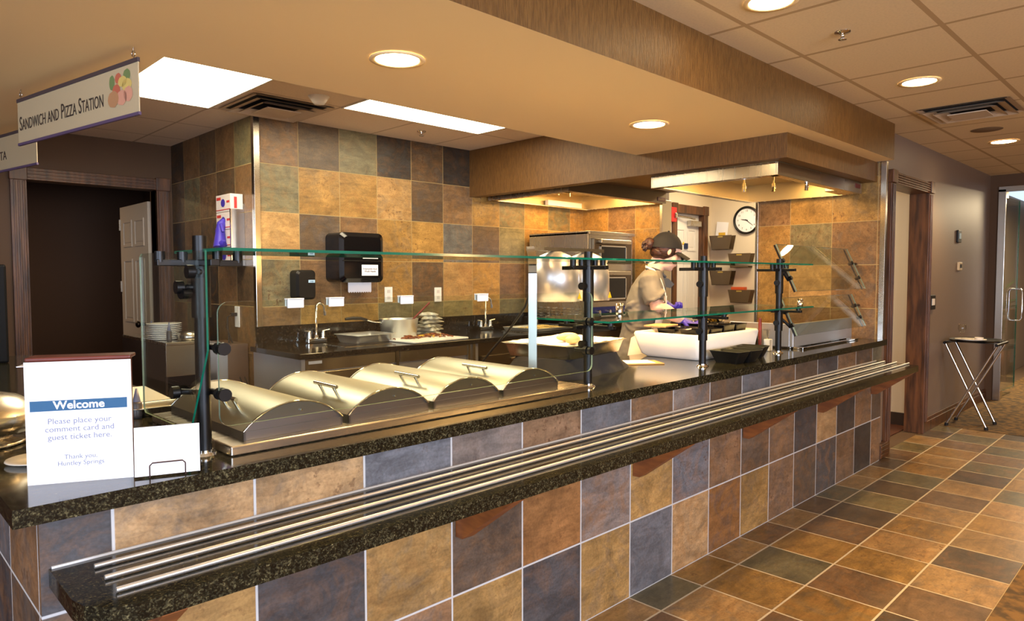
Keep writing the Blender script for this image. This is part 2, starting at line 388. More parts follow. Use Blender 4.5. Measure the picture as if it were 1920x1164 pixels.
# ------------------------------------------------------------------ slate tiling
PAL = dict(o=(186, 150, 92), t=(198, 164, 118), b=(146, 118, 92), g=(134, 130, 108), u=(122, 126, 134), d=(84, 83, 86),
           r=(158, 114, 70), n=(112, 96, 82), m=(142, 132, 126), k=(66, 62, 62), v=(150, 142, 108))
P_ = .33
def tiles(name, mat_, origin, ua, va, u0, u1, v0, v1, pu, pv, pitch, vp=None, table=None, keys='otbgnrbo', extra=None, body=None, dark=1.0, tint=(1, 1, 1)):
    """quads, one per tile; table[(row)] = string of palette letters from the first column"""
    vp = vp or pitch; ua = Vector(ua); va = Vector(va); O = Vector(origin)
    vs = []; fs = []; uvs = []; cols = []; seeds = []
    rnd = random.Random(name)
    i0 = math.floor((u0-pu)/pitch+1e-6); i1 = math.ceil((u1-pu)/pitch-1e-6); j0 = math.floor((v0-pv)/vp+1e-6); j1 = math.ceil((v1-pv)/vp-1e-6)
    last = None
    for j in range(j0, j1):
        for i in range(i0, i1):
            a0 = max(u0, pu+i*pitch); a1 = min(u1, pu+(i+1)*pitch); b0 = max(v0, pv+j*vp); b1 = min(v1, pv+(j+1)*vp)
            if a1-a0 < 1e-4 or b1-b0 < 1e-4: continue
            n = len(vs)
            for (a, b) in ((a0, b0), (a1, b0), (a1, b1), (a0, b1)):
                vs.append(tuple(O+ua*a+va*b)); uvs.append(((a-pu)/pitch-i, (b-pv)/vp-j))
            fs.append((n, n+1, n+2, n+3))
            k = None
            if table and j in table:
                st = table[j]; q = i-table.get('i0', i0)
                if 0 <= q < len(st): k = st[q]
            if k is None:
                k = rnd.choice(keys)
                if k == last: k = rnd.choice(keys)
            last = k; c = lin(PAL[k]); f = rnd.uniform(.88, 1.1)*dark*.80
            cols.append([x*f*t_ for x, t_ in zip(c, tint)]+[1]); seeds.append((rnd.uniform(0, 40), rnd.uniform(0, 40), rnd.uniform(0, 40)))
    nf = len(fs); mi = [0]*nf
    if body:
        for lo, hi, bm_ in body:
            b = MB().box(lo, hi); off = len(vs)
            vs += [tuple(v) for v in b.v]
            for f in b.f:
                fs.append([off+x for x in f]); uvs += [(.5, .5)]*4; cols.append([.5]*3+[1]); seeds.append((0, 0, 0)); mi.append(bm_)
    me = bpy.data.meshes.new(name); me.from_pydata(vs, [], fs)
    for q in ([mat_]+(extra or [])): me.materials.append(q)
    me.polygons.foreach_set('material_index', mi)
    uvl = me.uv_layers.new(name='UVMap'); k = 0
    for idx, p in enumerate(me.polygons):
        for li in p.loop_indices: uvl.data[li].uv = uvs[k]; k += 1
    a = me.attributes.new('tile', 'FLOAT_COLOR', 'FACE'); s_ = me.attributes.new('seed', 'FLOAT_VECTOR', 'FACE')
    for i in range(len(fs)): a.data[i].color = cols[i]; s_.data[i].vector = seeds[i]
    me.update(); o = bpy.data.objects.new(name, me); COL.objects.link(o); return o

H = .913          # counter height
D = 2.893         # back wall
XP = 5.15         # partition plane
ZS = 2.23         # soffit
ZC = 2.49         # ceiling

# ------------------------------------------------------------------ floor
fl = tiles('floor', SLF, (0, 0, 0), (1, 0, 0), (0, 1, 0), -1.6, 6.85, -1.133, 0.06, -.006, -.165, .33, .3226, keys='ootbgnotgnbv', dark=.74, tint=(1, .98, .84),
           body=[((-6, -6.2, -.12), (13, 8, -.004), 1)], extra=[mat('sub floor', (90, 70, 52), .8)])
struct(fl, 'slate tiled floor strip along the serving counter', 'floor')
CARPET = mat('patterned carpet', (122, 92, 50), .95, c2=(78, 62, 40), scale=16, detail=8, bump=.4, bscale=120, lo=.42, hi=.58)
c = MB().box((-6, -6.1, -.003), (13, -1.133, .004)).box((6.85, -1.133, -.003), (13, .06, .004)).build('carpet', CARPET)
tag(c, 'brown and gold patterned carpet beside the slate tiled floor strip', 'carpet', kind='structure')
c = MB().box((-6, .72, -.003), (5.15, 8, .004)).box((5.15, .2, -.003), (6.6, 8, .004)).build('floor_kitchen', mat('quarry tile', (92, 52, 36), .5, c2=(76, 42, 30), scale=5))
struct(c, 'dark red brown kitchen floor behind the counter', 'floor')

# ------------------------------------------------------------------ ceilings and soffit
c = MB().box((-6, -6.1, ZC), (13, .06, ZC+.08)).build('ceiling', CEILM); struct(c, 'cream grid tile ceiling over the walkway', 'ceiling')
c = MB().box((-.1, .06, ZC), (6.7, 8, ZC+.08)).build('ceiling_kitchen', CEILK); struct(c, 'grid tile ceiling over the kitchen', 'ceiling')
c = MB().box((-6, -.06, ZS), (5.12, 1.13, ZC-.001)).box((-6, 1.13, ZS), (.51, 4.5, ZC-.001)).build('ceiling_soffit', [SOFFIT, PAPER])
for p in c.data.polygons:
    if abs(p.normal.z) < .5: p.material_index = 1
struct(c, 'dropped tan soffit with gold papered edge over the counter', 'ceiling')
# hood enclosure (papered bulkhead)
c = MB().box((3.6, .06, 2.085), (XP, .16, ZS)).box((3.6, .16, 2.085), (3.70, D, ZC-.002)).box((3.70, 1.13, 2.16), (XP, 1.88, ZC-.002)).build('trim_bulkhead', PAPER)
struct(c, 'gold papered bulkhead around the kitchen hoods', 'bulkhead')

# ------------------------------------------------------------------ walls
bt = {0: 'nbgoung', 'i0': 5}
pv_b = 2.169-.33*6
rows = {6: 'bngknkdbnb', 5: 'gootnbogogor', 4: 'tnbooungoto', 3: 'gbbontobbto', 2: 'booggvogovt', 1: 'bgobgtb'}
rows['i0'] = 5
w = tiles('wall_back', SLK, (0, D, 0), (1, 0, 0), (0, 0, 1), 1.66, XP, 0, ZC, 0, pv_b, P_, table=rows, keys='otbgo', tint=(1, .95, .72), extra=[BROWN],
          body=[((1.662, D+.002, 0), (XP+.1, D+.14, ZC), 1)])
struct(w, 'slate tiled kitchen wall behind the sinks', 'wall')
w = tiles('wall_left', SLK, (1.66, 0, 0), (0, 1, 0), (0, 0, 1), D, 4.5, 0, ZC, D, pv_b, P_, keys='nbgknb', tint=(1, .95, .72), extra=[BROWN],
          body=[((1.662, D+.142, 0), (1.8, 4.5, ZC), 1)])
struct(w, 'slate tiled side wall with the glove boxes', 'wall')
w = tiles('wall_right', SLK, (XP, 0, 0), (0, 1, 0), (0, 0, 1), 0.02, .985, 0, ZS, .05, .15, P_, keys='oobbto', table={'i0': 0, 5: 'oob', 4: 'bgo', 3: 'bto'}, tint=(1, .95, .72), extra=[TANW],
          body=[((XP+.002, .03, 0), (XP+.13, .985, ZC), 1)])
struct(w, 'slate tiled end wall panel at the right of the counter', 'wall')
w = tiles('wall_right_back', SLK, (XP, 0, 0), (0, 1, 0), (0, 0, 1), 1.94, D, 0, ZC, D-.33*3, pv_b, P_, keys='obgob', tint=(1, .95, .72), extra=[TANW],
          body=[((XP+.002, 1.94, 0), (XP+.13, D, ZC), 1)])
struct(w, 'slate tiled wall beside the pizza oven', 'wall')
def trimpost(name, lo, hi, label):
    o = MB().box(lo, hi, .002).build(name, STEELV); struct(o, label, 'corner trim'); return o
trimpost('trim_corner_back', (1.648, D-.012, .9), (1.69, D+.03, ZC), 'tall steel corner guard between the side wall and the back wall')
trimpost('trim_corner_partition', (XP-.015, -.008, 0.9), (XP+.02, .03, ZS), 'tall steel corner guard at the right end of the counter')
trimpost('trim_partition_end', (XP-.02, .975, .3), (XP+.135, 1.0, 2.1), 'steel edge trim on the right tiled panel beside the clock')
trimpost('trim_oven_wall_end', (XP-.02, 1.915, .3), (XP+.135, 1.945, 2.1), 'steel edge trim on the oven wall beside the fire alarm')
# corridor wall with its doorway (plane Y=.05)
WX0, WX1 = 5.46, 6.36
c = MB().box((5.17, .05, 0), (WX0-.02, .17, ZC)).box((WX1+.02, .05, 0), (8.76, .17, ZC)).box((WX0-.02, .05, 2.122), (WX1+.02, .17, ZC)).build('wall_corridor', TANW)
struct(c, 'tan corridor wall with wooden doorway past the counter', 'wall')
c = MB().box((WX0-.02, .04, 0), (WX0+.0, .18, 2.12)).box((WX1, .045, 0), (WX1+.02, .18, 2.12)).box((WX0, .045, 2.10), (WX1, .18, 2.12))
c.box((WX0-.10, .022, 0), (WX0, .05, 2.10), .004).box((WX1, .022, 0), (WX1+.10, .05, 2.10), .004)
c.box((WX0, .022, 2.10), (WX1, .05, 2.19), .002)
for k in range(4): c.box((WX0, .014, 2.112+k*.019), (WX1, .024, 2.124+k*.019), .003)
for x in (WX0-.10, WX1):
    c.box((x-.004, .008, 2.10), (x+.104, .05, 2.20), .004)
    for k in range(3): c.box((x+.018+k*.026, .015, .1), (x+.03+k*.026, .024, 2.09), .003)
c = c.build('trim_corridor_door', WOOD); struct(c, 'dark oak fluted door casing in the corridor wall', 'door casing')
c = MB().box((WX1+.1, .028, 0), (8.76, .05, .09), .004).box((WX1+.1, .036, .09), (8.76, .05, .12), .003).build('baseboard_corridor', WOOD)
struct(c, 'dark oak baseboard under the corridor wall', 'baseboard')
c = MB().box((5.17, -.002, 0), (5.34, .05, .11), .004)
for k in range(3): c.box((5.17, -.008, .02+k*.03), (5.345, -.001, .035+k*.03), .003)
c = c.build('baseboard_stub', WOOD); struct(c, 'short oak baseboard block at the counter end', 'baseboard')
# hallway behind: cream clock wall facing the kitchen, door in the return wall
HX = 6.6; HY = 2.24; HD0, HD1, DZ = 5.885, 6.42, 2.05
c = MB().box((HX, .17, 0), (HX+.12, HY+.12, ZC)).build('wall_hallway', WHITEW)
struct(c, 'cream hallway wall behind the kitchen with clock', 'wall')
c = MB().box((5.28, HY, 0), (HD0-.02, HY+.12, ZC)).box((HD1+.02, HY, 0), (HX, HY+.12, ZC)).box((HD0-.02, HY, DZ+.02), (HD1+.02, HY+.12, ZC)).build('wall_hallway_end', WHITEW); struct(c, 'cream return wall of the hallway around the white door', 'wall')
c = MB().box((HX-.012, .17, 0), (HX-.0005, HY-.1, .12)).build('baseboard_hallway', mat('dark base', (58, 44, 36), .5)); struct(c, 'dark baseboard under the cream hallway wall', 'baseboard')
def panel_door(parent, M_, w, h, off, th=.04, wh=WHITE):
    b = MB(off)
    b.box((0, -w/2, .01), (th, w/2, h), .002, M=M_)
    for (y0, y1) in ((-w/2+.1*w/.8, -.04*w/.8), (.04*w/.8, w/2-.1*w/.8)):
        for (z0, z1) in ((.2, .78), (.98, 1.55), (1.66, 1.9)):
            b.box((-.008, y0, z0), (.0, y0+.02, z1), M=M_).box((-.008, y1-.02, z0), (0, y1, z1), M=M_).box((-.008, y0+.02, z0), (0, y1-.02, z0+.02), M=M_).box((-.008, y0+.02, z1-.02), (0, y1-.02, z1), M=M_)
            b.box((-.004, y0+.04, z0+.04), (.0, y1-.04, z1-.04), .002, M=M_)
    return b.build('door_leaf', wh, parent)
dt = thing('door_hallway', 'white panelled door with closer behind the cook', 'door', ((HD0+HD1)/2, HY, 0), R(90)); dt['kind'] = 'structure'
leaf = panel_door(dt, Matrix.Translation((.05, 0, 0)), HD1-HD0, DZ, (0, 0, 0))
hw_ = (HD1-HD0)/2
b = MB().box((.0, -.25, 1.925), (.045, -.02, 1.985), .004).tube([(-.005, -.10, 2.0), (-.02, .05, 2.01), (.02, .2, 2.02)], .009, 6); b.build('door_closer', STEEL, dt)
MB().box((.03, -.02, 1.68), (.044, .045, 1.74)).build('door_sign', mat('navy sign', (28, 44, 82), .5), dt)
b = MB()
for s_ in (-1, 1):
    b.box((-.018, s_*hw_-(.085 if s_ < 0 else 0), 0), (-.001, s_*hw_+(.085 if s_ > 0 else 0), DZ+.01), .004); b.box((-.001, min(s_*hw_, s_*(hw_+.02)), 0), (.118, max(s_*hw_, s_*(hw_+.02)), DZ+.01))
    b.box((-.026, min(s_*(hw_-.005), s_*(hw_+.09)), DZ+.0), (-.001, max(s_*(hw_-.005), s_*(hw_+.09)), DZ+.10), .004)
b.box((-.018, -hw_, DZ+.0), (-.001, hw_, DZ+.09), .004).box((-.001, -hw_, DZ), (.118, hw_, DZ+.018))
b.build('door_frame', WOOD, dt)
# left door wall at Y = 4.5
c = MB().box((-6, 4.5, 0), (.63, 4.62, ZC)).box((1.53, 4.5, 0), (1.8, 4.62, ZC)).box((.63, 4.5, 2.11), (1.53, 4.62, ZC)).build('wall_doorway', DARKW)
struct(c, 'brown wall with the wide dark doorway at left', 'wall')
c = MB()
c.box((.53, 4.47, 0), (.63, 4.5, 2.11), .004).box((1.53, 4.47, 0), (1.63, 4.5, 2.11), .004).box((.63, 4.47, 2.11), (1.53, 4.5, 2.20), .004)
c.box((.61, 4.47, 0), (.63, 4.63, 2.11)).box((1.53, 4.47, 0), (1.55, 4.63, 2.11))
for k in range(3):
    c.box((.548+k*.028, 4.462, .1), (.560+k*.028, 4.472, 2.1), .003).box((1.548+k*.028, 4.462, .1), (1.560+k*.028, 4.472, 2.1), .003)
    c.box((.63, 4.462, 2.125+k*.025), (1.53, 4.472, 2.137+k*.025), .003)
c.box((.525, 4.455, 2.105), (.635, 4.5, 2.21), .004).box((1.525, 4.455, 2.105), (1.635, 4.5, 2.21), .004)
c = c.build('trim_doorway', WOOD); struct(c, 'oak fluted casing around the dark doorway at left', 'door casing')
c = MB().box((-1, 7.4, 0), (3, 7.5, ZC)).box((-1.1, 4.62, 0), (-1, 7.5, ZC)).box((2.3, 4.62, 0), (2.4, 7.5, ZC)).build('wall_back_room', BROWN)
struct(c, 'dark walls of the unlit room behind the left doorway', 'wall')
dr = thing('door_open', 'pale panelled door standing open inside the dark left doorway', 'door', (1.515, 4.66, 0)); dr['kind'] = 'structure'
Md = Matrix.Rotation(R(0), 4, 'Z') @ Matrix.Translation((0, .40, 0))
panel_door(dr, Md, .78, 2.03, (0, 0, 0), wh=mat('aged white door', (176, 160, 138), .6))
b = MB().cyl((-.01, .10, .98), (-.06, .10, .98), .012, n=10, M=Matrix.Rotation(R(0), 4, 'Z')).ball((-.07, .10, .98), (.022, .03, .03), 10, M=Matrix.Rotation(R(0), 4, 'Z')); b.build('door_knob', mat('dark bronze', (50, 42, 36), .3, 1), dr)
b = MB()
for z in (.25, 1.25, 1.82): b.box((-.012, .78, z), (.03, .80, z+.10), M=Matrix.Rotation(R(0), 4, 'Z'))
b.build('hinge', STEEL, dr)
# far end wall with the glass door, X = 8.76
c = MB().box((8.76, -.03, 0), (8.9, .3, ZC)).box((8.76, -6.1, 0), (8.9, -1.9, ZC)).box((8.76, -1.9, 2.33), (8.9, -.03, ZC)).build('wall_far', DARKW)
struct(c, 'brown wall around the glass door at the far right', 'wall')
c = MB().box((8.74, -.10, 0), (8.77, -.03, 2.33), .003).box((8.74, -1.9, 2.30), (8.77, -.03, 2.36), .003).build('trim_glass_door', STEELV)
struct(c, 'satin metal frame of the glass door', 'door frame')
gd = thing('glass_door', 'frameless glass door with U shaped pull handles at far right', 'glass door', (8.80, -.06, 0))
Mg = Matrix.Rotation(R(-2.5), 4, 'Z')
b = MB().box((0, -.006, .08), (.74, .006, 2.26), M=Mg); g_ = b.build('glass_panel', [GLASS, GEDGE], gd)
def edges(o, thick_axis):
    for p in o.data.polygons:
        if abs(p.normal.dot(thick_axis)) < .7: p.material_index = 1
edges(g_, Mg.to_3x3() @ Vector((0, 1, 0)))
MB().box((-.03, -.025, .0), (.13, .025, .10), .004, M=Mg).build('bottom_pivot', STEEL, gd)
MB().box((-.03, -.025, 2.24), (.13, .025, 2.33), .004, M=Mg).build('top_pivot', STEEL, gd)
for s_ in (-1, 1):
    MB().tube([(.68, s_*.006, .86), (.68, s_*.05, .86), (.68, s_*.07, .89), (.68, s_*.07, 1.2), (.68, s_*.05, 1.23), (.68, s_*.006, 1.23)], .011, 8, M=Mg).build('pull_handle', CHROME, gd)
# far room
c = MB().box((12.9, -6, 0), (13, .4, ZC)).box((8.9, .3, 0), (13, .4, ZC)).build('wall_far_room', TANW); struct(c, 'tan walls of the room beyond the glass door', 'wall')
pl = thing('potted_plant', 'green leafy plant seen beyond the glass door', 'plant', (11.2, -.75, 0))
MB().lathe([(0, 0), (.14, 0), (.18, .34), (.16, .34), (.15, .3), (0, .3)], n=16).build('pot', mat('terracotta', (120, 72, 48), .7), pl)
b = MB(); rnd = random.Random(3)
for k in range(70):
    a = rnd.uniform(0, 2*PI); e = rnd.uniform(.2, 1.3); L_ = rnd.uniform(.25, .5); z = rnd.uniform(.5, 1.25)
    d = Vector((math.cos(a)*math.cos(e), math.sin(a)*math.cos(e), math.sin(e)*.6)); s_ = Vector((-math.sin(a), math.cos(a), 0))*.045
    p0 = Vector((0, 0, z)); b.add([p0, p0+d*L_*.5+s_, p0+d*L_, p0+d*L_*.5-s_+Vector((0, 0, .01))], [(0, 1, 2, 3)])
b.build('foliage', mat('leaf green', (48, 86, 40), .6), pl, fixn=False)
MB().tube([(0, 0, .3), (.01, 0, .8), (0, .01, 1.25)], .02, 8).build('stem', WOOD, pl)
tb = thing('side_chair', 'dark wooden chair beyond the glass door', 'chair', (10.6, -.62, 0))
MB().box((-.22, -.22, .42), (.22, .22, .47), .01).build('seat', BLACKP, tb)
MB().box((-.22, .19, .55), (.22, .22, .95), .01).build('backrest', WOOD, tb)
for x in (-.2, .2):
    for y in (-.2, .2): MB().cyl((x, y, .005), (x, y, .55 if y > 0 else .43), .018, n=8).build('leg', WOOD, tb)
# shell behind the camera with windows
WALLS = mat('room wall paint', (186, 160, 130), .8)
c = MB().box((-6, -6.1, 0), (13, -6, .55)).box((-6, -6.1, 2.35), (13, -6, ZC)).box((-6, -6.1, .55), (-3.5, -6, 2.35)).box((1.1, -6.1, .55), (13, -6, 2.35)).build('wall_front', WALLS)
struct(c, 'room wall with windows behind the viewer', 'wall')
c = MB().box((-4.6, -6, 0), (-4.5, 4.5, .6)).box((-4.6, -6, 2.35), (-4.5, 4.5, ZC)).box((-4.6, -6, .6), (-4.5, -4.2, 2.35)).box((-4.6, -1.0, .6), (-4.5, 4.5, 2.35)).build('wall_outer_left', WALLS)
struct(c, 'room wall at the far left of the viewer', 'wall')
for nm, lo, hi, ax in (('window_1', (-3.5, -6.06, .55), (1.1, -6.0, 2.35), 'Y'), ('window_2', (-4.56, -4.2, .6), (-4.5, -1.0, 2.35), 'X')):
    b = MB(); lo = Vector(lo); hi = Vector(hi)
    i = 0 if ax == 'Y' else 1; n = 4
    for k in range(n+1):
        p = lo.copy(); q = hi.copy(); t = lo[i]+(hi[i]-lo[i])*k/n; p[i] = t-.02; q[i] = t+.02; b.box(p, q)
    p = lo.copy(); q = hi.copy(); q.z = lo.z+.04; b.box(p, q); p = lo.copy(); q = hi.copy(); p.z = hi.z-.04; b.box(p, q)
    o = b.build(nm, WHITE); struct(o, 'window frame of the daylit wall ' + ('behind the viewer' if ax == 'Y' else 'left of the viewer'), 'window')

# ------------------------------------------------------------------ serving counter
ft = {'i0': -1, 0: 'bbbboudouobruodbk', 1: 'bnodobgodbnmkbdb', 2: 'uttumbubnbubbdbb'}
ft = {'i0': -1,
      0: 'nbdbo' 'dou' 'trobndbk',
      1: 'nodonrmo' 'ubnbdtkb',
      2: 'dttumbubmnubndbn'}
ct = thing('serving_counter', 'long slate tiled serving counter with dark granite top', 'counter', (0, 0, 0))
fr = tiles('front_tiles', SLW, (0, 0, 0), (1, 0, 0), (0, 0, 1), -.14, XP, 0.0, .875, 0, 0, P_, table=ft)
fr.parent = ct
sd = tiles('side_tiles', SLW, (-.14, 0, 0), (0, -1, 0), (0, 0, 1), -3.3, 0, 0, .875, -.02, 0, P_, keys='bnud'); sd.parent = ct
MB().box((-.138, .002, 0), (XP-.005, .70, .873)).box((-.138, .70, 0), (.48, 3.3, .873)).build('cabinet_body', STEEL, ct)
b = MB()
b.prism([(-.19, -.033), (5.16, -.033), (5.19, -.02), (5.19, .03), (5.13, .03), (5.13, .72), (.50, .72), (.50, 3.35), (-.19, 3.35)], 'Z', .873, H)
b.build('granite_top', GRAN, ct)
ts = thing('tray_slide', 'granite tray slide shelf with three steel rods along the counter front', 'tray slide', (0, 0, .723))
b = MB((0, 0, .723)).prism([(-.125, -.001), (-.125, -.20), (-.115, -.245), (-.08, -.29), (-.04, -.305), (4.93, -.305), (4.95, -.295), (5.03, -.001)], 'Z', .723, .763)
b.build('granite_shelf', GRAN, ts)
MB((0, 0, .723)).box((-.12, -.006, .763), (5.02, -.0005, .768)).build('caulk_line', mat('pale caulk', (206, 206, 206), .6), ts)
for y in (-.070, -.148, -.228): MB((0, 0, .723)).cyl((-.055, y, .7695), (4.99, y, .7695), .0052, n=12).build('rod', mat('rod steel', (226, 224, 220), .38, .8), ts)
for i in range(6):
    x = .015+i*.99*1.0
    if i == 5: x = 4.93
    MB((0, 0, .723)).prism([(-.002, .722), (-.002, .53), (-.035, .53), (-.27, .705), (-.27, .722)], 'X', x, x+.05).build('bracket', WOODR, ts)

# ------------------------------------------------------------------ steel well and its lids
wl = thing('cold_well', 'stainless drop in food well frame on the granite counter', 'food well', (0, 0, H))
MB((0, 0, H)).box((.30, .07, H), (1.78, .70, .940), .004).build('rim', STEEL, wl)
def lid():
    t = thing('food_well_lid', '', 'lid', (0, 0, 0), group='curved steel lids on the food well')
    w_, dp, h_ = .305, .56, .066
    rr = (w_*w_/4+h_*h_)/(2*h_); half = math.asin(w_/2/rr)
    A = []
    n = 20
    for i in range(n+1):
        a = -half+2*half*i/n; A.append((w_/2+rr*math.sin(a), .024+h_-rr+rr*math.cos(a)))
    b = MB(); vs = []
    for y in (0, dp):
        vs += [(x, y, z) for x, z in A]
    for y in (dp, 0):
        vs += [(w_/2+(x-w_/2)*.985, y, z-.002) for x, z in A]
    k = n+1
    for s0 in (0, 2*k):
        b.add(vs[s0:s0+2*k], [(i, i+1, k+i+1, k+i) for i in range(n)], 0, True)
    b.build('cover', LIDST, t, fixn=False)
    # rolled rim at both ends
    for y in (.0, dp): MB().tube([(x, y, z) for x, z in A], .0028, 6).build('rolled_edge', CHROME, t)
    MB().box((0, 0, 0), (w_, .006, .024)).box((0, dp-.006, 0), (w_, dp, .024)).box((0, 0, 0), (.006, dp, .024)).box((w_-.006, 0, 0), (w_, dp, .024)).build('base_frame', ENDST, t)
    P = [(x, z) for x, z in A]
    MB().prism(P, 'Y', .006, .010).build('end_plate', ENDST, t); MB().prism(P, 'Y', dp-.010, dp-.006).build('end_plate', ENDST, t)
    MB().cyl((w_/2+.02, .004, .062), (w_/2+.02, .0, .062), .003, n=8).build('rivet', CHROME, t)
    a = -half*.62; px = w_/2+rr*math.sin(a); pz = .024+h_-rr+rr*math.cos(a); nx, nz = math.sin(a), math.cos(a)
    h = MB().tube([(px+nx*.032, .13, pz+nz*.032), (px+nx*.034, .27, pz+nz*.034)], .006, 10)
    for y in (.155, .245): h.tube([(px-nx*.002, y, pz-nz*.002), (px+nx*.033, y, pz+nz*.033)], .005, 8)
    h.build('handle', CHROME, t)
    return t
LID = lid(); LID.location = (.352, .112, .9402)
LID['label'] = 'curved steel lid at the left end of the well, nearest the glass end panel'
for i, lb in enumerate(['second curved steel lid from the left on the well', 'third curved steel lid from the left on the well', 'curved steel lid at the right end of the well, beside the heat lamp']):
    dup(LID, (.352+.327*(i+1), .112, .9402), 0, lb)

# ------------------------------------------------------------------ sneeze guard
sg = thing('sneeze_guard', 'glass sneeze guard on black posts along the counter', 'sneeze guard', (0, 0, H))
so = (0, 0, H)
posts = [.262, 1.875, 2.825, 3.725]; PY = .15
def pane(name, lo, hi, ax, bev=0, edge=GEDGE, par=None, M=None):
    b = MB(so).box(lo, hi, bev, M=M); o = b.build(name, [GLASS, edge], par or sg)
    n = Vector({'X': (1, 0, 0), 'Y': (0, 1, 0), 'Z': (0, 0, 1)}[ax])
    if M is not None: n = M.to_3x3() @ n
    edges(o, n); return o
def knob(p, d, r=.016, par=None):
    p = Vector(p); d = Vector(d)
    MB(so).cyl(p, p+d*.018, .006, n=10).cyl(p+d*.012, p+d*.034, r, n=14).build('knob', BLACK, par)
for i, x in enumerate(posts):
    p = MB(so).cyl((x, PY, H), (x, PY, 1.492 if i else 1.495), .0185, n=20).cyl((x, PY, 1.28), (x, PY, 1.43), .024, n=20).build('post', BLACK, sg)
    MB(so).cyl((x, PY, H), (x, PY, H+.008), .032, .028, n=20).cyl((x, PY, H+.008), (x, PY, H+.014), .022, n=20).build('base_collar', CHROME, p)
    b = MB(so)
    b.box((x-.11, PY-.012, 1.415), (x+.11, PY+.012, 1.432), .002)
    for dx in (-.10, -.045, .045, .10): b.cyl((x+dx, PY, 1.425), (x+dx, PY, 1.452), .013, n=12)
    b.box((x-.012, PY-.10, 1.415), (x+.012, PY+.14, 1.432), .002)
    b.build('shelf_bracket', BLACK, p)
    knob((x-.02, PY, 1.345), (-1, -.2, 0), par=p)
    if i > 0:
        b = MB(so).cyl((x, PY, 1.05), (x, PY, 1.17), .024, n=20).box((x-.012, PY-.14, 1.165), (x+.012, PY+.16, 1.180), .002)
        b.box((x-.09, PY-.01, 1.165), (x+.09, PY+.01, 1.18), .002)
        for dy in (-.12, .12): b.cyl((x, PY+dy, 1.17), (x, PY+dy, 1.196), .013, n=12)
        b.build('lower_bracket', BLACK, p); knob((x-.02, PY, 1.10), (-1, -.2, 0), par=p)
zt = 1.452
pane('top_glass_shelf', (.262, .0, zt), (2.03, .34, zt+.008), 'Z')
pane('top_glass_shelf', (2.035, .0, zt), (2.93, .34, zt+.008), 'Z')
pane('top_glass_shelf', (2.935, .0, zt), (3.86, .34, zt+.008), 'Z')
zl = 1.196
pane('lower_glass_shelf', (1.80, -.02, zl), (2.80, .40, zl+.008), 'Z')
pane('lower_glass_shelf', (2.81, -.02, zl), (3.83, .40, zl+.008), 'Z')
# front pane (rounded corners)
def rrect(x0, x1, z0, z1, r, n=5):
    pts = []
    for cx, cz, a in ((x1-r, z1-r, 0), (x0+r, z1-r, 90), (x0+r, z0+r, 180), (x1-r, z0+r, 270)):
        for k in range(n+1): pts.append((cx+r*math.cos(R(a+90*k/n)), cz+r*math.sin(R(a+90*k/n))))
    return pts
b = MB(so).prism(rrect(.275, 1.812, .995, 1.322, .03), 'Y', .074, .082); o = b.build('front_glass_panel', [GLASS, GEDGE2], sg); edges(o, Vector((0, 1, 0)))
for x in (.285, 1.79):
    for z in (1.08, 1.20):
        c_ = MB(so).cyl((x, .060, z), (x, .074, z), .017, n=14).cyl((x, .082, z), (x, .10, z), .017, n=14).tube([(x, .10, z), (x, PY, z)], .009, 8); c_.build('glass_clamp', BLACK, sg)
for x in (.491, .619, .871, 1.196):
    MB(so).box((x-.026, .066, 1.300), (x+.022, .074, 1.326), .002).box((x-.026, .082, 1.304), (x+.022, .088, 1.324), .002).box((x-.026, .066, 1.323), (x+.022, .088, 1.327)).build('label_clip', WHITE, sg)
# end panel
b = MB(so).prism([(.485, .985), (.50, 1.0), (.50, 1.445), (.485, 1.455), (0, 1.452), (.0, 1.205), (.16, .925), (.17, .985)], 'X', .217, .222)
o = b.build('end_glass_panel', [GLASS, GEDGE, GEDGE2], sg); edges(o, Vector((1, 0, 0)))
for p in o.data.polygons:
    if p.material_index == 1 and p.center.y > .12: p.material_index = 2
for (y, z) in ((.15, 1.36), (.20, 1.08), (.07, 1.40)):
    MB(so).cyl((.224, y, z), (.262, PY, z), .008, n=8).cyl((.198, y, z), (.216, y, z), .017, n=14).build('glass_clamp', BLACK, sg)
# tilted panes at the right
def tilt(name, yt, zt_, yb, zb, x0, x1):
    n = Vector((0, zt_-zb, -(yt-yb))).normalized()*.004
    A = [Vector((x, y, z)) for x, y, z in ((x0, yt, zt_), (x1, yt, zt_), (x1, yb, zb), (x0, yb, zb))]
    b = MB(so).add([p-n for p in A]+[p+n for p in A], [(0, 1, 2, 3), (7, 6, 5, 4), (0, 4, 5, 1), (1, 5, 6, 2), (2, 6, 7, 3), (3, 7, 4, 0)])
    o = b.build(name, [GLASS, GEDGE2], sg); edges(o, n.normalized())
    u = Vector((0, yb-yt, zb-zt_))
    for x in (x0+.0, x1-.03):
        p0 = Vector((x, yt, zt_))+n*3; p1 = Vector((x, yb, zb))+n*3
        bb = MB(so).tube([p0, p1], .006, 6)
        for f in (.35, .72):
            q = p0.lerp(p1, f); bb.cyl(q-n*5, q+n*3, .013, n=10)
        if x < 4.5: bb.tube([p0.lerp(p1, .35)+n*2, Vector((posts[3], PY, (p0.lerp(p1, .35)).z))], .009, 8).tube([p0.lerp(p1, .72)+n*2, Vector((posts[3]+.02, PY, (p0.lerp(p1, .5)).z))], .009, 8)
        else: bb.tube([p0.lerp(p1, .35)+n*2, Vector((XP-.002, p0.lerp(p1, .35).y+.03, (p0.lerp(p1, .35)).z))], .009, 8)
        bb.build('pane_bracket', BLACK, sg)
tilt('tilted_glass_pane', .205, 1.585, .070, 1.293, 3.79, 4.98)
tilt('tilted_glass_pane', .165, 1.250, .062, 1.020, 3.79, 4.98)

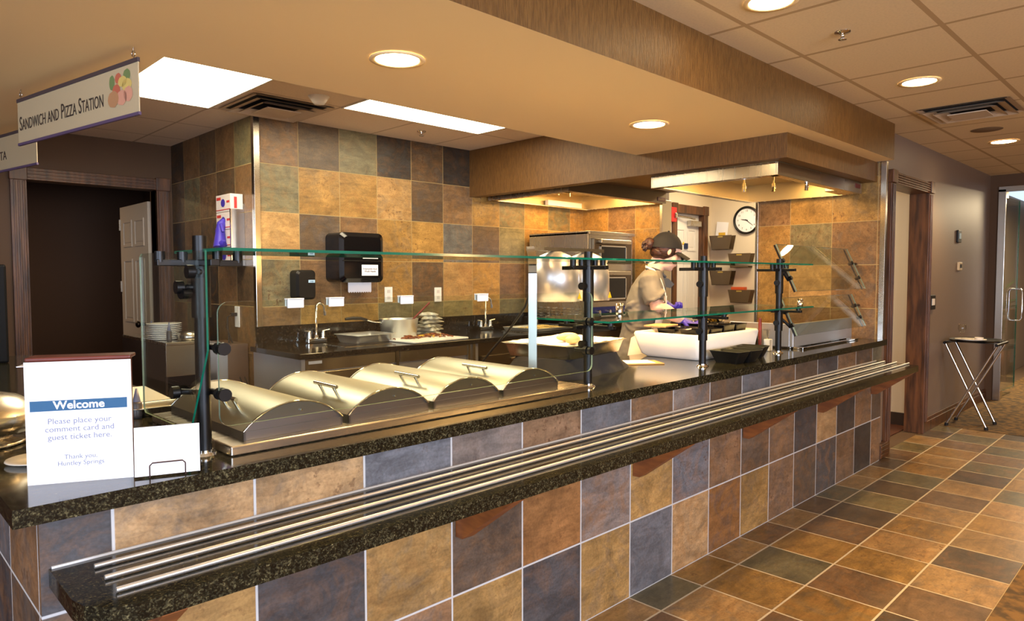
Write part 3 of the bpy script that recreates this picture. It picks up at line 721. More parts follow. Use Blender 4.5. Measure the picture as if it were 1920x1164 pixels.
# ------------------------------------------------------------------ kitchen back counter
kc = thing('back_counter', 'black granite kitchen counter with steel cabinets below the tiled wall', 'counter', (1.6, 2.2, 0))
ko = (1.6, 2.2, 0); KY = 2.19; KZ = .912
b = MB(ko).box((1.60, KY, KZ-.035), (3.62, D-.002, KZ), .002).box((3.62, KY+.03, KZ-.035), (XP-.003, D-.002, KZ), .002)
b.build('granite_top', GRANK, kc)
MB(ko).box((1.64, D-.022, KZ), (XP-.003, D-.002, 1.045), .002).build('backsplash', GRANK, kc)
MB(ko).box((1.62, KY+.02, .1), (1.645, D-.01, KZ-.036)).box((1.645, KY+.06, .1), (2.50, D-.01, KZ-.20)).box((1.645, KY+.04, KZ-.20), (3.10, D-.01, KZ-.036)).build('cabinet_side', mat('grey panel', (176, 178, 186), .35, .6), kc)
b = MB(ko).box((1.645, KY+.02, KZ-.115), (2.32, KY+.045, KZ-.04), .002).box((2.36, KY+.02, KZ-.115), (2.98, KY+.04, KZ-.04), .002)
b.build('apron_panel', STEEL, kc)
dd = MB(ko).box((1.655, KY+.02, .14), (2.31, KY+.05, KZ-.125), .003).build('cabinet_door', STEEL, kc)
MB(ko).tube([(2.15, KY+.02, .75), (2.15, KY-.005, .75), (2.27, KY-.005, .75), (2.27, KY+.02, .75)], .005, 6).build('door_pull', CHROME, dd)
for x in (2.335, 2.99, 3.04): MB(ko).box((x-.012, KY+.015, 0.005), (x+.012, KY+.04, KZ-.036)).build('leg', STEELV, kc)
b = MB(ko).box((3.10, KY+.06, .1), (XP-.004, D-.01, KZ-.036)).build('dark_cabinet', DSTEEL, kc)
for x0, x1 in ((3.14, 3.6), (3.64, 4.1), (4.14, 4.6), (4.64, 5.1)):
    d_ = MB(ko).box((x0, KY+.035, .14), (x1, KY+.06, KZ-.14), .003).build('cabinet_door', DSTEEL, kc)
    MB(ko).box((x1-.16, KY+.02, KZ-.19), (x1-.05, KY+.036, KZ-.175), .003).build('door_pull', CHROME, d_)
MB(ko).box((1.67, KY+.016, KZ-.07), (1.76, KY+.02, KZ-.052)).build('maker_plate', mat('pale plate', (190, 196, 206), .3), kc)
for (sx0, sx1, sy0, sy1) in ((2.02, 2.40, 2.36, 2.66), (3.72, 4.08, 2.34, 2.62)):
    MB(ko).box((sx0, sy0, KZ), (sx1, sy1, KZ+.003)).build('sink_rim', STEEL, kc)
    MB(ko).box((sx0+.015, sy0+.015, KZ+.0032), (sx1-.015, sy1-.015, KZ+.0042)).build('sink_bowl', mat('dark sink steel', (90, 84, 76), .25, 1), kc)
def faucet(x, y, label):
    t = thing('faucet', label, 'faucet', (x, y, KZ), 0, 'gooseneck faucets')
    MB().box((-.075, -.022, 0), (.075, .022, .035), .006).build('deck_plate', CHROME, t)
    pts = [(0, 0, .03), (0, 0, .27)]+[(.032-.032*math.cos(R(a)), 0, .245+.04*math.sin(R(a))) for a in range(20, 181, 20)]+[(.066, 0, .225), (.068, 0, .21)]
    MB().tube(pts, .0075, 10).cyl((.068, 0, .225), (.070, 0, .195), .012, n=12).cyl((0, 0, .03), (0, 0, .06), .018, .012, n=12).build('spout', CHROME, t)
    for s_ in (-1, 1):
        MB().cyl((s_*.055, 0, .03), (s_*.055, 0, .075), .019, .014, n=12).tube([(s_*.055, 0, .082), (s_*.10, -.012, .092)], [.009, .006], 8).ball((s_*.055, 0, .078), .014, 10).build('handle', CHROME, t)
    return t
faucet(2.05, 2.80, 'gooseneck faucet under the black soap dispenser')
faucet(3.70, 2.80, 'gooseneck faucet beside the long sheet pan')

# pan, pot, board
def hotelpan(x, y, z, w, d, h, rz, name, label, cat='pan', mat_=STEEL, content=None, rim=.014, taper=.03):
    t = thing(name, label, cat, (x, y, z), rz)
    def ring(sx, sy, zz): 
        r = .03; return [Vector((px, py, zz)) for px, py in rrect(-sx, sx, -sy, sy, r, 4)]
    b = MB()
    b.loft([ring(w/2-taper, d/2-taper, 0), ring(w/2-.012, d/2-.012, h-.004), ring(w/2, d/2, h), ring(w/2, d/2, h+.003), ring(w/2-.014, d/2-.014, h+.002), ring(w/2-taper-.004, d/2-taper-.004, .004)])
    b.build('pan_body', mat_, t)
    return t
hotelpan(2.33, 2.60, KZ+.005, .36, .30, .055, R(4), 'roasting_pan', 'shallow steel pan beside the cooking pot', mat_=ALU)
pt = thing('saucepan', 'aluminium saucepan with long black handle', 'pot', (2.67, 2.66, KZ+.0015))
MB().lathe([(0, .0), (.125, 0), (.135, .008), (.148, .15), (.152, .152), (.146, .153), (.14, .148), (.13, .01), (0, .008)], n=32).build('pot_body', ALU, pt)
MB().tube([(-.14, .02, .125), (-.20, .03, .135), (-.27, .04, .155)], .007, 8).build('handle_shaft', CHROME, pt)
MB().tube([(-.26, .038, .152), (-.31, .045, .165), (-.38, .055, .168), (-.43, .06, .164)], [.010, .013, .013, .010], 10).build('handle_grip', BLACKP, pt)
sp = MB((2.70, 2.62, KZ)).tube([(2.68, 2.63, KZ+.05), (2.76, 2.58, KZ+.16), (2.86, 2.52, KZ+.275)], .008, 8).ball((2.665, 2.64, KZ+.03), (.022, .03, .012), 10).build('wooden_spoon', mat('red brown spoon', (120, 44, 30), .5), loc=(2.70, 2.62, KZ))
tag(sp, 'red brown spoon sticking out of the saucepan', 'spoon')
cb = thing('cutting_board', 'white cutting board with chopped meat on the back counter', 'cutting board', (2.74, 2.42, KZ+.0015), R(4))
MB().box((-.27, -.19, 0), (.27, .19, .014), .005).build('board', WHITE, cb)
rnd = random.Random(11)
def scraps(name, label, cx, cy, z, n, sp_, mats, cat='food', L_=.03, hgt=.02):
    b = MB((cx, cy, z))
    for k in range(n):
        a = rnd.uniform(0, PI); r_ = abs(rnd.gauss(0, sp_)); t_ = rnd.uniform(0, 2*PI); x = cx+r_*math.cos(t_)*1.6; y = cy+r_*math.sin(t_)
        zz = z+.006+rnd.uniform(0, hgt)*max(0, 1-r_/sp_/1.5); d = Vector((math.cos(a), math.sin(a), rnd.uniform(-.1, .1)))*L_*rnd.uniform(.5, 1)
        p = Vector((x, y, zz)); b.tube([p-d, p+Vector((0, 0, .004)), p+d], rnd.uniform(.003, .006), 5, mi=rnd.randrange(len(mats)))
    o = b.build(name, mats, loc=(cx, cy, z)); tag(o, label, cat, kind='stuff'); return o
MEAT = mat('brown meat', (150, 78, 36), .5, c2=(96, 40, 20), scale=30); YEL = mat('yellow pepper', (226, 182, 58), .5); NOOD = mat('pale noodles', (226, 196, 120), .6)
scraps('chopped_meat', 'chopped browned meat at the left of the cutting board', 2.60, 2.44, KZ+.014, 40, .035, [MEAT])
scraps('chopped_vegetables', 'chopped meat and peppers at the right of the cutting board', 2.86, 2.50, KZ+.014, 70, .05, [MEAT, MEAT, YEL])
bg = MB((3.0, 2.66, KZ)); rb = random.Random(5)
for k in range(6):
    z = KZ+.012+k*.03; n = 22; cx = 2.98+rb.uniform(-.02, .02); cy = 2.68+rb.uniform(-.01, .01)
    rings = []
    for (s_, dz) in ((.55, 0), (1, .004), (1.0, .012), (.6, .028)):
        rg = []
        for q in range(n):
            a = 2*PI*q/n; rr_ = s_*(.11+.03*math.sin(3*a+k)+.025*math.sin(7*a+k*2)+rb.uniform(-.008, .008))*(1-.07*k); rg.append(Vector((cx+rr_*math.cos(a), cy+.8*rr_*math.sin(a), z+dz+rb.uniform(-.004, .004))))
        rings.append(rg)
    bg.loft(rings)
o = bg.build('plastic_bags', mat('cloudy plastic bag', (206, 200, 178), .25, trans=.35, bump=.6, scale=30), loc=(3.0, 2.66, KZ)); tag(o, 'heap of crumpled clear plastic bags behind the cutting board', 'plastic bags')
bag = thing('trash_bin', 'bin with white liner under the back counter', 'bin', (2.74, 2.40, 0))
MB().loft([[Vector((x, y, z)) for x, y in rrect(-s_, s_, -s_*.7, s_*.7, .04)] for s_, z in ((.15, .005), (.19, .62))]).build('bin_body', mat('grey bin', (92, 100, 118), .5), bag)
MB().loft([[Vector((x, y, z)) for x, y in rrect(-s_, s_, -s_*.72, s_*.72, .04)] for s_, z in ((.193, .56), (.198, .60), (.202, .625), (.196, .63), (.185, .60))], cap=False).build('bin_liner', mat('white liner', (222, 222, 214), .4), bag)
# sheet pan with noodles
def sheetpan(x, y, z, w, d, rz, name, label):
    t = thing(name, label, 'sheet pan', (x, y, z), rz)
    b = MB()
    def ring(a, b_, zz): return [Vector((px, py, zz)) for px, py in rrect(-a, a, -b_, b_, .02, 3)]
    b.loft([ring(w/2-.012, d/2-.012, 0), ring(w/2, d/2, .025), ring(w/2, d/2, .028), ring(w/2-.008, d/2-.008, .027), ring(w/2-.016, d/2-.016, .004)]); b.build('pan_body', ALU, t); return t
sheetpan(4.12, 2.50, KZ+.003, .62, .42, R(2), 'sheet_pan', 'flat sheet pan of noodles left of the oven stand')
scraps('noodles', 'loose pale noodles lying in the sheet pan', 4.10, 2.48, KZ+.012, 110, .07, [NOOD], L_=.05)
# dispensers and wall plates
t = thing('paper_towel_dispenser', 'black towel dispenser with white notice on the tiled wall', 'dispenser', (2.37, D, 1.53))
do = (2.37, D, 1.53)
b = MB(do)
def rbox(x0, x1, z0, z1, r, y0, y1, grow=.03):
    return [[Vector((p, y1, q)) for p, q in rrect(x0, x1, z0, z1, r)], [Vector((p, y0+.02, q)) for p, q in rrect(x0, x1, z0, z1, r)], [Vector((p, y0, q)) for p, q in rrect(x0+grow, x1-grow, z0+grow, z1-grow, r*.7)]]
b.loft(rbox(2.185, 2.56, 1.345, 1.71, .04, D-.21, D-.002), sm=False); b.build('housing', BLACKG, t)
MB(do).box((2.205, D-.214, 1.50), (2.54, D-.19, 1.508)).build('cover_seam', BLACKP, t)
b = MB(do).box((2.30, D-.12, 1.275), (2.50, D-.117, 1.35))
for k in range(10): b.prism([(2.30+k*.02, 1.2755), (2.32+k*.02, 1.2755), (2.31+k*.02, 1.267)], 'Y', D-.12, D-.117)
b.build('paper_towel', WHITEP, t)
MB(do).box((2.36, D-.214, 1.395), (2.50, D-.211, 1.475)).build('notice', WHITEP, t)
text('Employees must\nWash Hands', .019, INKD, t, (.06, -.2155, -.094), (R(90), 0, 0), 'notice_lettering')
MB(do).box((2.37, D-.214, 1.52), (2.50, D-.211, 1.532)).build('window_strip', WHITE, t)
t = thing('soap_dispenser', 'small black soap dispenser over the left sink', 'dispenser', (1.975, D, 1.33))
b = MB((1.975, D, 1.33)); b.loft(rbox(1.90, 2.05, 1.225, 1.435, .03, D-.11, D-.002, .015), sm=False); b.build('housing', BLACKP, t)
MB((1.975, D, 1.33)).box((1.985, D-.113, 1.345), (2.035, D-.110, 1.365)).build('label_plate', mat('blue white label', (176, 206, 226), .4), t)
text('soap', .014, BANNER, t, (.035, -.1145, .025), (R(90), 0, 0), 'label_lettering')
def plate(x, z, label, dup_=True):
    t = thing('outlet_plate', label, 'outlet', (x, D, z), 0, 'white wall plates on the tiled wall')
    MB().box((-.037, -.008, -.06), (.037, -.001, .06), .002).build('cover', WHITE, t)
    b = MB()
    for dz in (-.025, .025): b.box((-.014, -.0095, dz-.013), (.014, -.008, dz+.013))
    b.build('socket', mat('socket grey', (206, 202, 194), .5), t)
plate(2.735, 1.245, 'white outlet plate right of the towel dispenser')
plate(3.235, 1.235, 'white switch plate left of the far faucet')
# outlet with cords on side wall, glove boxes
t = thing('outlet_plate', 'white outlet with black plugs on the dark side wall', 'outlet', (1.66, 3.22, 1.10))
MB().box((-.008, -.037, -.075), (-.001, .037, .075), .002).build('cover', WHITE, t)
b = MB((1.66, 3.22, 1.1)).box((1.61, 3.21, 1.105), (1.653, 3.245, 1.13), .004); b.build('plug', BLACKP, t)
for k, dx in ((0, 0), (1, .03)):
    o = MB((1.6, 3.2, 1)).tube([(1.615, 3.228, 1.117), (1.585, 3.22, 1.10), (1.57-dx*.3, 3.18, 1.03), (1.56+dx, 3.14, .90), (1.575+dx*1.3, 3.06, .74), (1.60+dx, 2.99, .60)], .005, 6).build('power_cord', RUBBER, loc=(1.6, 3.2, 1))
    tag(o, ('black power cord hanging nearer the counter corner' if k else 'black power cord hanging below the side wall outlet'), 'cord')
gh = thing('glove_box_holder', 'steel wall rack holding glove boxes on the side wall', 'holder', (1.66, 3.22, 1.47))
go = (1.66, 3.22, 1.47)
MB(go).box((1.655, 3.07, 1.465), (1.659, 3.34, 1.90)).box((1.56, 3.07, 1.465), (1.655, 3.34, 1.47)).box((1.565, 3.07, 1.47), (1.655, 3.074, 1.86)).box((1.56, 3.07, 1.47), (1.564, 3.085, 1.86)).build('rack', STEELV, gh)
for k in range(4):
    z = 1.472+k*.1245
    t = thing('glove_box', ['lowest box of blue gloves in the steel wall rack', 'second lowest box of blue gloves in the wall rack', 'glove box with a blue glove pulled out in the wall rack', 'topmost white and red glove box in the wall rack'][k], 'box', (1.61, 3.205, z), 0, 'glove boxes in the wall rack')
    MB().box((-.045, -.125, 0), (.043, .125, .121), .002).build('carton', mat('white carton', (226, 216, 206), .6), t)
    b = MB()
    b.box((-.0465, -.12, .012), (-.0455, .12, .018)).box((-.0465, .04, .085), (-.0455, .11, .105)).box((-.0465, -.11, .06), (-.0455, -.06, .075))
    b.box((-.02, -.1265, .02), (.0, -.1255, .10)).build('printed_band', mat('red print', (206, 60, 52), .6), t)
    MB().lathe([(0, 0), (.028, 0)], n=18, M=Matrix.Translation((-.0467, 0, .062)) @ Matrix.Rotation(R(-90), 4, 'Y') @ Matrix.Scale(1.3, 4, (0, 1, 0))).build('opening', BLUE, t, fixn=False)
gl = MB((1.56, 3.2, 1.7)); 
for pts, rr in (([(1.566, 3.2, 1.786), (1.545, 3.195, 1.76), (1.535, 3.19, 1.70), (1.53, 3.185, 1.63), (1.53, 3.18, 1.60)], [.02, .03, .032, .042, .05]),
               ([(1.54, 3.19, 1.75), (1.535, 3.24, 1.725), (1.54, 3.28, 1.71)], [.014, .012, .008]), ([(1.54, 3.19, 1.76), (1.53, 3.15, 1.74), (1.53, 3.13, 1.70)], [.014, .013, .009]),
               ([(1.53, 3.17, 1.62), (1.53, 3.13, 1.62), (1.53, 3.12, 1.64)], [.03, .022, .012])):
    gl.tube(pts, rr, 10)
o = gl.build('rubber_glove', BLUE, loc=(1.56, 3.2, 1.7)); tag(o, 'blue rubber glove hanging out of the glove boxes', 'glove')

# low steel units at the left of the kitchen
u = thing('undercounter_fridge', 'steel undercounter unit with open wire racks in the left corner', 'cabinet', (1.3, 3.4, 0)); uo = (1.3, 3.4, 0)
MB(uo).box((1.14, 3.14, .93), (1.42, 4.10, .95), .003).box((1.14, 3.145, .72), (1.42, 3.165, .93), .002).build('top', STEEL, u)
MB(uo).box((1.14, 3.165, .05), (1.155, 4.10, .93)).box((1.41, 3.165, .05), (1.42, 4.10, .93)).box((1.155, 4.08, .05), (1.41, 4.10, .93)).build('side_panel', mat('dark side panel', (44, 30, 24), .5), u)
for z in (.15, .30, .45, .60):
    b = MB(uo)
    for k in range(9): b.tube([(1.165+k*.03, 3.17, z), (1.165+k*.03, 4.05, z)], .003, 5)
    b.tube([(1.16, 3.17, z), (1.41, 3.17, z)], .005, 6); b.build('wire_rack', CHROME, u)
u2 = thing('ice_bin', 'grey steel cabinet below the side wall outlet', 'cabinet', (1.5, 3.2, 0))
MB((1.5, 3.2, 0)).box((1.425, 3.02, .03), (1.50, 3.42, .93), .003).build('door_panel', mat('pale steel', (188, 190, 198), .3, .7), u2)
MB((1.5, 3.2, 0)).box((1.50, 3.03, .03), (1.648, 3.42, .92), .003).build('body', mat('brown steel', (120, 98, 84), .4, .5), u2)
for k in range(9):
    o = MB().lathe([(0, 0), (.07, 0), (.115, .012), (.112, .014), (.068, .003), (0, .003)], n=28).build('plate', WHITE, loc=(1.22, 3.42, .951+k*.0125))
    tag(o, ['lowest', 'second lowest', 'third lowest', 'fourth lowest', 'middle', 'fourth from top', 'third from top', 'second from top', 'topmost'][k]+' white plate of the stack on the corner cabinet', 'plate', 'stacked white plates on the corner cabinet')
t = thing('round_pan', 'round steel pan on the corner cabinet beside the plates', 'pan', (1.335, 3.26, .951))
MB().lathe([(0, 0), (.07, 0), (.075, .008), (.078, .055), (.074, .055), (.07, .01), (0, .008)], n=28).build('pan_body', STEEL, t)
def bottle(x, y, z, label, h=.16, n_='squeeze_bottle', q=.7):
    t = thing(n_, label, 'bottle', (x, y, z), 0, 'cone tipped squeeze bottles')
    MB().lathe([(0, 0), (.022*q, 0), (.024*q, .01), (.024*q, h*.5), (.018*q, h*.56), (0, h*.56)], n=16).build('bottle_body', mat('smoky bottle', (70, 66, 66), .4), t)
    MB().lathe([(.018*q, h*.56), (.016*q, h*.62), (.003, h), (0, h)], n=16).build('cone_cap', mat('grey blue cap', (92, 98, 124), .4), t)
bottle(.285, .80, H, 'squeeze bottle with grey cone cap behind the white card', .10)
bottle(1.17, 3.52, .951, 'squeeze bottle with grey cone cap in front of the open door', .13)
bottle(1.195, 3.24, .951, 'squeeze bottle with grey cone cap in front of the stacked plates', .13)

# items on the left leg of the counter
o = MB((.3, 1.2, H)).box((-.15, 0, 0), (.15, .46, .014), .004, M=Matrix.Translation((.30, .99, H)) @ Matrix.Rotation(R(-4), 4, 'Z') @ Matrix.Translation((0.02, 0, 0))).build('cutting_board', WHITE, loc=(.3, 1.2, H))
tag(o, 'plain white cutting board behind the white card', 'cutting board')
hotelpan(.36, .84, H+.001, .20, .14, .03, R(0), 'small_steel_pan', 'small square steel pan behind the white card')
cf = thing('chafing_dish', 'round steel chafing dish at the left end of the counter', 'chafing dish', (-.17, .72, H))
MB().lathe([(0, .0), (.13, 0), (.14, .006), (.13, .012), (.10, .016), (.10, .03), (.155, .04), (.168, .09), (.165, .092), (0, .092)], n=40).build('pan_body', STEEL, cf)
MB().lathe([(.166, .092), (.155, .105), (.12, .13), (.06, .148), (0, .152)], n=40).build('dome_lid', STEEL, cf)
MB().tube([(-.05, 0, .148), (-.045, 0, .175), (.045, 0, .175), (.05, 0, .148)], .007, 8).build('handle', CHROME, cf)
o = MB().lathe([(0, 0), (.04, 0), (.072, .008), (.07, .011), (.04, .004), (0, .004)], n=30).build('saucer', mat('glazed white', (214, 204, 186), .2), loc=(-.07, .38, H)); tag(o, 'small white saucer behind the welcome notice', 'saucer')
bk = thing('drink_dispenser', 'tall black dispenser at the far left of the counter', 'dispenser', (.09, 3.1, H))
MB().box((-.17, -.16, .0), (.17, .16, .545), .012).build('housing', mat('matt black', (7, 7, 8), .6, spec=.2), bk)
MB().box((-.08, -.175, .2), (.08, -.158, .45), .004).build('front_panel', BLACKP, bk)
# welcome sign
wz = R(-26)
ws = thing('comment_box', 'mahogany comment box with white welcome notice on its front', 'comment box', (-.033, .1065, H), wz)
MB().box((-.10, .0, 0), (.10, .055, .282), .003).build('box_body', MAHOG, ws)
MB().box((-.107, -.003, .282), (.107, .063, .291), .003).build('box_lid', MAHOG, ws)
MB().box((-.125, .005, .270), (-.06, .045, .2715)).build('paper_slip', WHITEP, ws)
nt_ = MB().box((-.1075, -.006, .0), (.1075, -.002, .281)).build('notice', WHITEP, ws)
MB().box((-.098, -.0072, .168), (.098, -.0062, .192)).build('banner', BANNER, nt_)
text('Welcome', .026, WHITEP, nt_, (0, -.0076, .180), (R(90), 0, 0), bold=.0006)
text('Please place your\ncomment card and\nguest ticket here.', .0185, INK, nt_, (0, -.0066, .125), (R(90), 0, 0))
text('Thank you,\nHuntley Springs', .015, INK, nt_, (0, -.0066, .052), (R(90), 0, 0))
wc = thing('card_easel', 'bronze wire easel holding a blank white card', 'easel', (.128, .022, H), R(-20))
zz = MB()
for s_ in (-1, 1): zz.tube([(s_*.038, -.024, .003), (s_*.038, -.024, .030)], .0016, 6); zz.tube([(s_*.038, -.024, .003), (s_*.038, .05, .003), (s_*.03, .055, .07)], .0016, 6)
zz.tube([(-.038, -.024, .030), (-.032, -.024, .036), (.032, -.024, .036), (.038, -.024, .030)], .0016, 6).build('wire_frame', mat('bronze wire', (60, 34, 26), .4, .6), wc)
o = MB().box((-.070, -.018, .003), (.070, -.0165, .118), M=Matrix.Rotation(R(-6), 4, 'X')).build('blank_card', WHITEP, loc=(.128, .022, H), rot=(0, 0, R(-20)))
tag(o, 'blank white card leaning on the wire easel', 'card')

# ------------------------------------------------------------------ heat lamp, pan, cloth
hl = thing('heat_lamp', 'twin dome heat lamp on a steel post behind the lids', 'heat lamp', (1.985, .60, H)); ho = (1.985, .60, H)
pts = [(1.75, .36, .9405), (1.75, .36, 1.38)]+[(1.75+.16*(1-math.cos(R(a))), .36+.17*(1-math.cos(R(a))), 1.40+.118*math.sin(R(a))) for a in range(0, 91, 15)]+[(1.99, .575, 1.520), (2.06, .60, 1.522), (2.54, .60, 1.522)]
b = MB(ho)
for i in range(len(pts)-1):
    p = Vector(pts[i]); q = Vector(pts[i+1]); d = (q-p); hd = Vector((d.x, d.y, 0)); hd = hd.normalized() if hd.length > 1e-4 else Vector((.69, .72, 0)); n_ = (hd*-d.z+Vector((0, 0, hd.dot(d)))).normalized()*(.016 if abs(d.z) > .5*d.length else .009); yv = Vector((-hd.y, hd.x, 0))*.018
    b.add([p-n_-yv, p+n_-yv, p+n_+yv, p-n_+yv, q-n_-yv, q+n_-yv, q+n_+yv, q-n_+yv], [(0, 3, 2, 1), (4, 5, 6, 7), (0, 1, 5, 4), (1, 2, 6, 5), (2, 3, 7, 6), (3, 0, 4, 7)])
b.build('post', mat('brushed aluminium post', (170, 170, 166), .3, 1), hl)
MB(ho).box((1.72, .33, .9405), (1.78, .39, .965), .004).build('foot', WHITE, hl)
for cx in (2.165, 2.41):
    d_ = MB(ho).lathe([(.030, .245), (.075, .225), (.108, .185), (.118, .13), (.121, .0), (.1235, .0), (.1215, .13), (.111, .188), (.077, .229), (.030, .249), (0, .25)], c=(cx, .60, 1.262), n=40).build('dome_shade', ALU, hl)
    MB(ho).prism([(cx+.03, 1.275), (cx+.062, 1.275), (cx+.046, 1.308)], 'Y', .478, .4785, M=Matrix.Identity(4)).build('warning_sticker', mat('yellow sticker', (232, 186, 20), .5), d_)
    MB(ho).ball((cx, .60, 1.34), (.04, .04, .06), 14).build('bulb', emis('heat bulb', (255, 190, 110), 14), d_)
    l_ = light('heat_lamp_light', 'SPOT', (cx, .60, 1.30), 14, WARM2, .04, spot=R(110))
o = MB((2, .7, 1)).tube([(1.772, .372, 1.42), (1.829, .42, 1.382), (1.848, .50, 1.247), (1.895, .66, 1.124), (1.955, .84, 1.015), (1.975, .98, .90), (1.98, 1.02, .75)], .006, 8).build('power_cord', RUBBER, loc=(2, .7, 1)); tag(o, 'dark cord of the heat lamp hanging behind the lids', 'cord')
PR = R(9)
o = thing('pan_riser', 'block draped in black cloth under the long bread pan', 'riser', (2.20, .545, H), PR)
n = 26; rings = []
for (gx, gy, z) in ((.33, .215, .0), (.325, .21, .012), (.27, .19, .045), (.255, .175, .085), (.25, .17, .088)):
    rg = []
    for k in range(60):
        a = 2*PI*k/60; cx, cy = math.cos(a), math.sin(a); p_ = 6; rr_ = (abs(cx)**p_+abs(cy)**p_)**(-1/p_)
        wv = 1+.035*math.sin(9*a+.7)*(1 if z < .05 else .1)+.02*math.sin(17*a)*(1 if z < .05 else .1)
        rg.append(Vector((cx*rr_*gx*wv, cy*rr_*gy*wv, z)))
    rings.append(rg)
MB().loft(rings).build('black_cloth', CLOTHB, o)
pn = hotelpan(2.20, .56, H+.0885, .56, .42, .062, PR, 'bread_pan', 'long steel pan lined with paper under the heat lamp')
b = MB(); rb = random.Random(9)
nx, ny = 14, 10; vs = []
for j in range(ny+1):
    for i in range(nx+1):
        x = -.262+.524*i/nx; y = -.192+.384*j/ny; e = max(abs(x)/.262, abs(y)/.192)
        vs.append((x, y, .052+.014*(e > .85)+rb.uniform(-.003, .004)))
b.add(vs, [(j*(nx+1)+i, j*(nx+1)+i+1, (j+1)*(nx+1)+i+1, (j+1)*(nx+1)+i) for j in range(ny) for i in range(nx)], 0, True)
b.build('paper_liner', WHITEP, pn)
for k, (x, y, r_) in enumerate(((-.06, -.08, .3), (.05, .02, -.2))):
    o = MB().ball((0, 0, .02), (.075, .035, .022), 16).build('bread_roll', mat('bread crust', (222, 176, 128), .6, c2=(206, 150, 100), scale=12), loc=(Vector((2.20, .56, H+.145))+Matrix.Rotation(PR, 3, 'Z') @ Vector((x, y, 0))), rot=(0, 0, r_+PR)); tag(o, ['bread roll at the front of the lined pan', 'bread roll at the middle of the lined pan'][k], 'bread')
o = thing('clipboard', 'brown clipboard with white paper between the black cloth and white tub', 'clipboard', (2.70, .46, H), R(-35))
MB().box((-.10, -.075, 0), (.115, .075, .006), .002).build('board', mat('hardboard', (186, 140, 78), .6), o)
MB().box((-.095, -.055, .0062), (.07, .07, .0085)).build('paper', WHITEP, o)

# ------------------------------------------------------------------ white tub with black pans
tbx = thing('draped_food_tub', 'long white draped tub full of black food pans on the counter', 'food tub', (3.36, .48, H))
to = (3.36, .48, H)
def rg(x0, x1, y0, y1, z, r=.03): return [Vector((p, q, z)) for p, q in rrect(x0, x1, y0, y1, r, 4)]
MB(to).loft([rg(3.01, 3.64, .275, .64, H+.002), rg(2.99, 3.66, .262, .665, H+.02), rg(2.985, 3.68, .262, .69, H+.07), rg(2.99, 3.72, .265, .72, 1.045), rg(3.0, 3.72, .275, .715, 1.058), rg(3.03, 3.68, .30, .69, 1.05), rg(3.03, 3.68, .30, .69, 1.02)]).build('cloth_cover', CLOTHW, tbx)
k = 0
for j, y in enumerate((.365, .52, .64)):
    for i, x in enumerate((3.11, 3.26, 3.41, 3.56)):
        if j == 2 and i < 2: continue
        nm = ['front row', 'middle row', 'back row'][j]+' of the white tub, '+['leftmost', 'second from the left', 'third from the left', 'rightmost'][i]
        t = thing('food_pan', 'black food pan in the '+nm, 'food pan', (x, y, 1.035), 0, 'black food pans in the white tub')
        b = MB(); hw, hd = .070, (.062 if j < 2 else .045)
        h0 = .045 if i < 2 else .06
        b.loft([rg(-hw+.012, hw-.012, -hd+.012, hd-.012, -.01, .01), rg(-hw+.002, hw-.002, -hd+.002, hd-.002, h0-.003, .01), rg(-hw, hw, -hd, hd, h0, .01), rg(-hw+.006, hw-.006, -hd+.006, hd-.006, h0, .01), rg(-hw+.016, hw-.016, -hd+.016, hd-.016, h0-.035, .01)]); b.build('pan_body', BLACKG, t)
        fc = [YEL, MEAT, mat('olive', (60, 58, 30), .4), mat('cream', (214, 190, 150), .6), mat('pickle', (110, 120, 50), .5)][(i+j*2) % 5]
        f_ = MB(); rr2 = random.Random(k)
        for q in range(16):
            f_.ball((rr2.uniform(-hw+.02, hw-.02), rr2.uniform(-hd+.02, hd-.02), h0-.03+rr2.uniform(0, .01)), (rr2.uniform(.009, .016), rr2.uniform(.008, .014), .007), 8)
        ff = f_.build('filling', fc, t); ff['kind'] = 'stuff'; k += 1
for k2 in range(3):
    o = MB().lathe([(0, 0), (.05, 0), (.085, .035), (.087, .037), (.083, .037), (.05, .004), (0, .004)], n=28).build('metal_bowl', CHROME, loc=(3.585, .50, 1.10+k2*.012))
    tag(o, ['lowest bowl', 'middle bowl', 'topmost bowl'][k2]+' of the stacked steel bowls at the right end of the white tub', 'bowl', 'stacked steel bowls on the white tub')
o = MB().box((-.10, -.07, 0), (.10, .07, .012), .004).build('sandwich_wrap', mat('tan bread', (190, 154, 104), .8, bump=.6, scale=50), loc=(3.12, .60, 1.085), rot=(0, 0, .2)); tag(o, 'slab of tan bread lying over the left pans of the white tub', 'bread')
def takeout(x, y, rz, label, w=.26, d=.20):
    t = thing('takeout_tray', label, 'tray', (x, y, H), rz, 'black takeout trays')
    def rr_(a, b_, z): return [Vector((p, q, z)) for p, q in rrect(-a, a, -b_, b_, .012, 3)]
    b = MB()
    for x0, x1 in ((-w/2, 0), (0, w/2)):
        M_ = Matrix.Translation(((x0+x1)/2, 0, 0)); a = (x1-x0)/2
        b.loft([rr_(a-.022, d/2-.03, 0), rr_(a-.002, d/2-.003, .062), rr_(a, d/2, .065), rr_(a-.005, d/2-.006, .066), rr_(a-.028, d/2-.036, .006)], M=M_)
    b.build('tray_body', BLACKP, t); return t
takeout(3.13, .12, R(-4), 'black two part takeout tray beside the post, nearest the counter edge', .25, .19)
takeout(3.38, .16, R(10), 'black two part takeout tray right of the other tray, before the clear cup', .22, .17)
cu = thing('utensil_cup', 'clear plastic tub with white handled tool beside the right post', 'cup', (3.80, .30, H))
MB().lathe([(0, 0), (.04, 0), (.055, .13), (.057, .13), (.057, .134), (.053, .134), (.038, .004), (0, .004)], n=28).build('cup_body', GLASSR, cu)
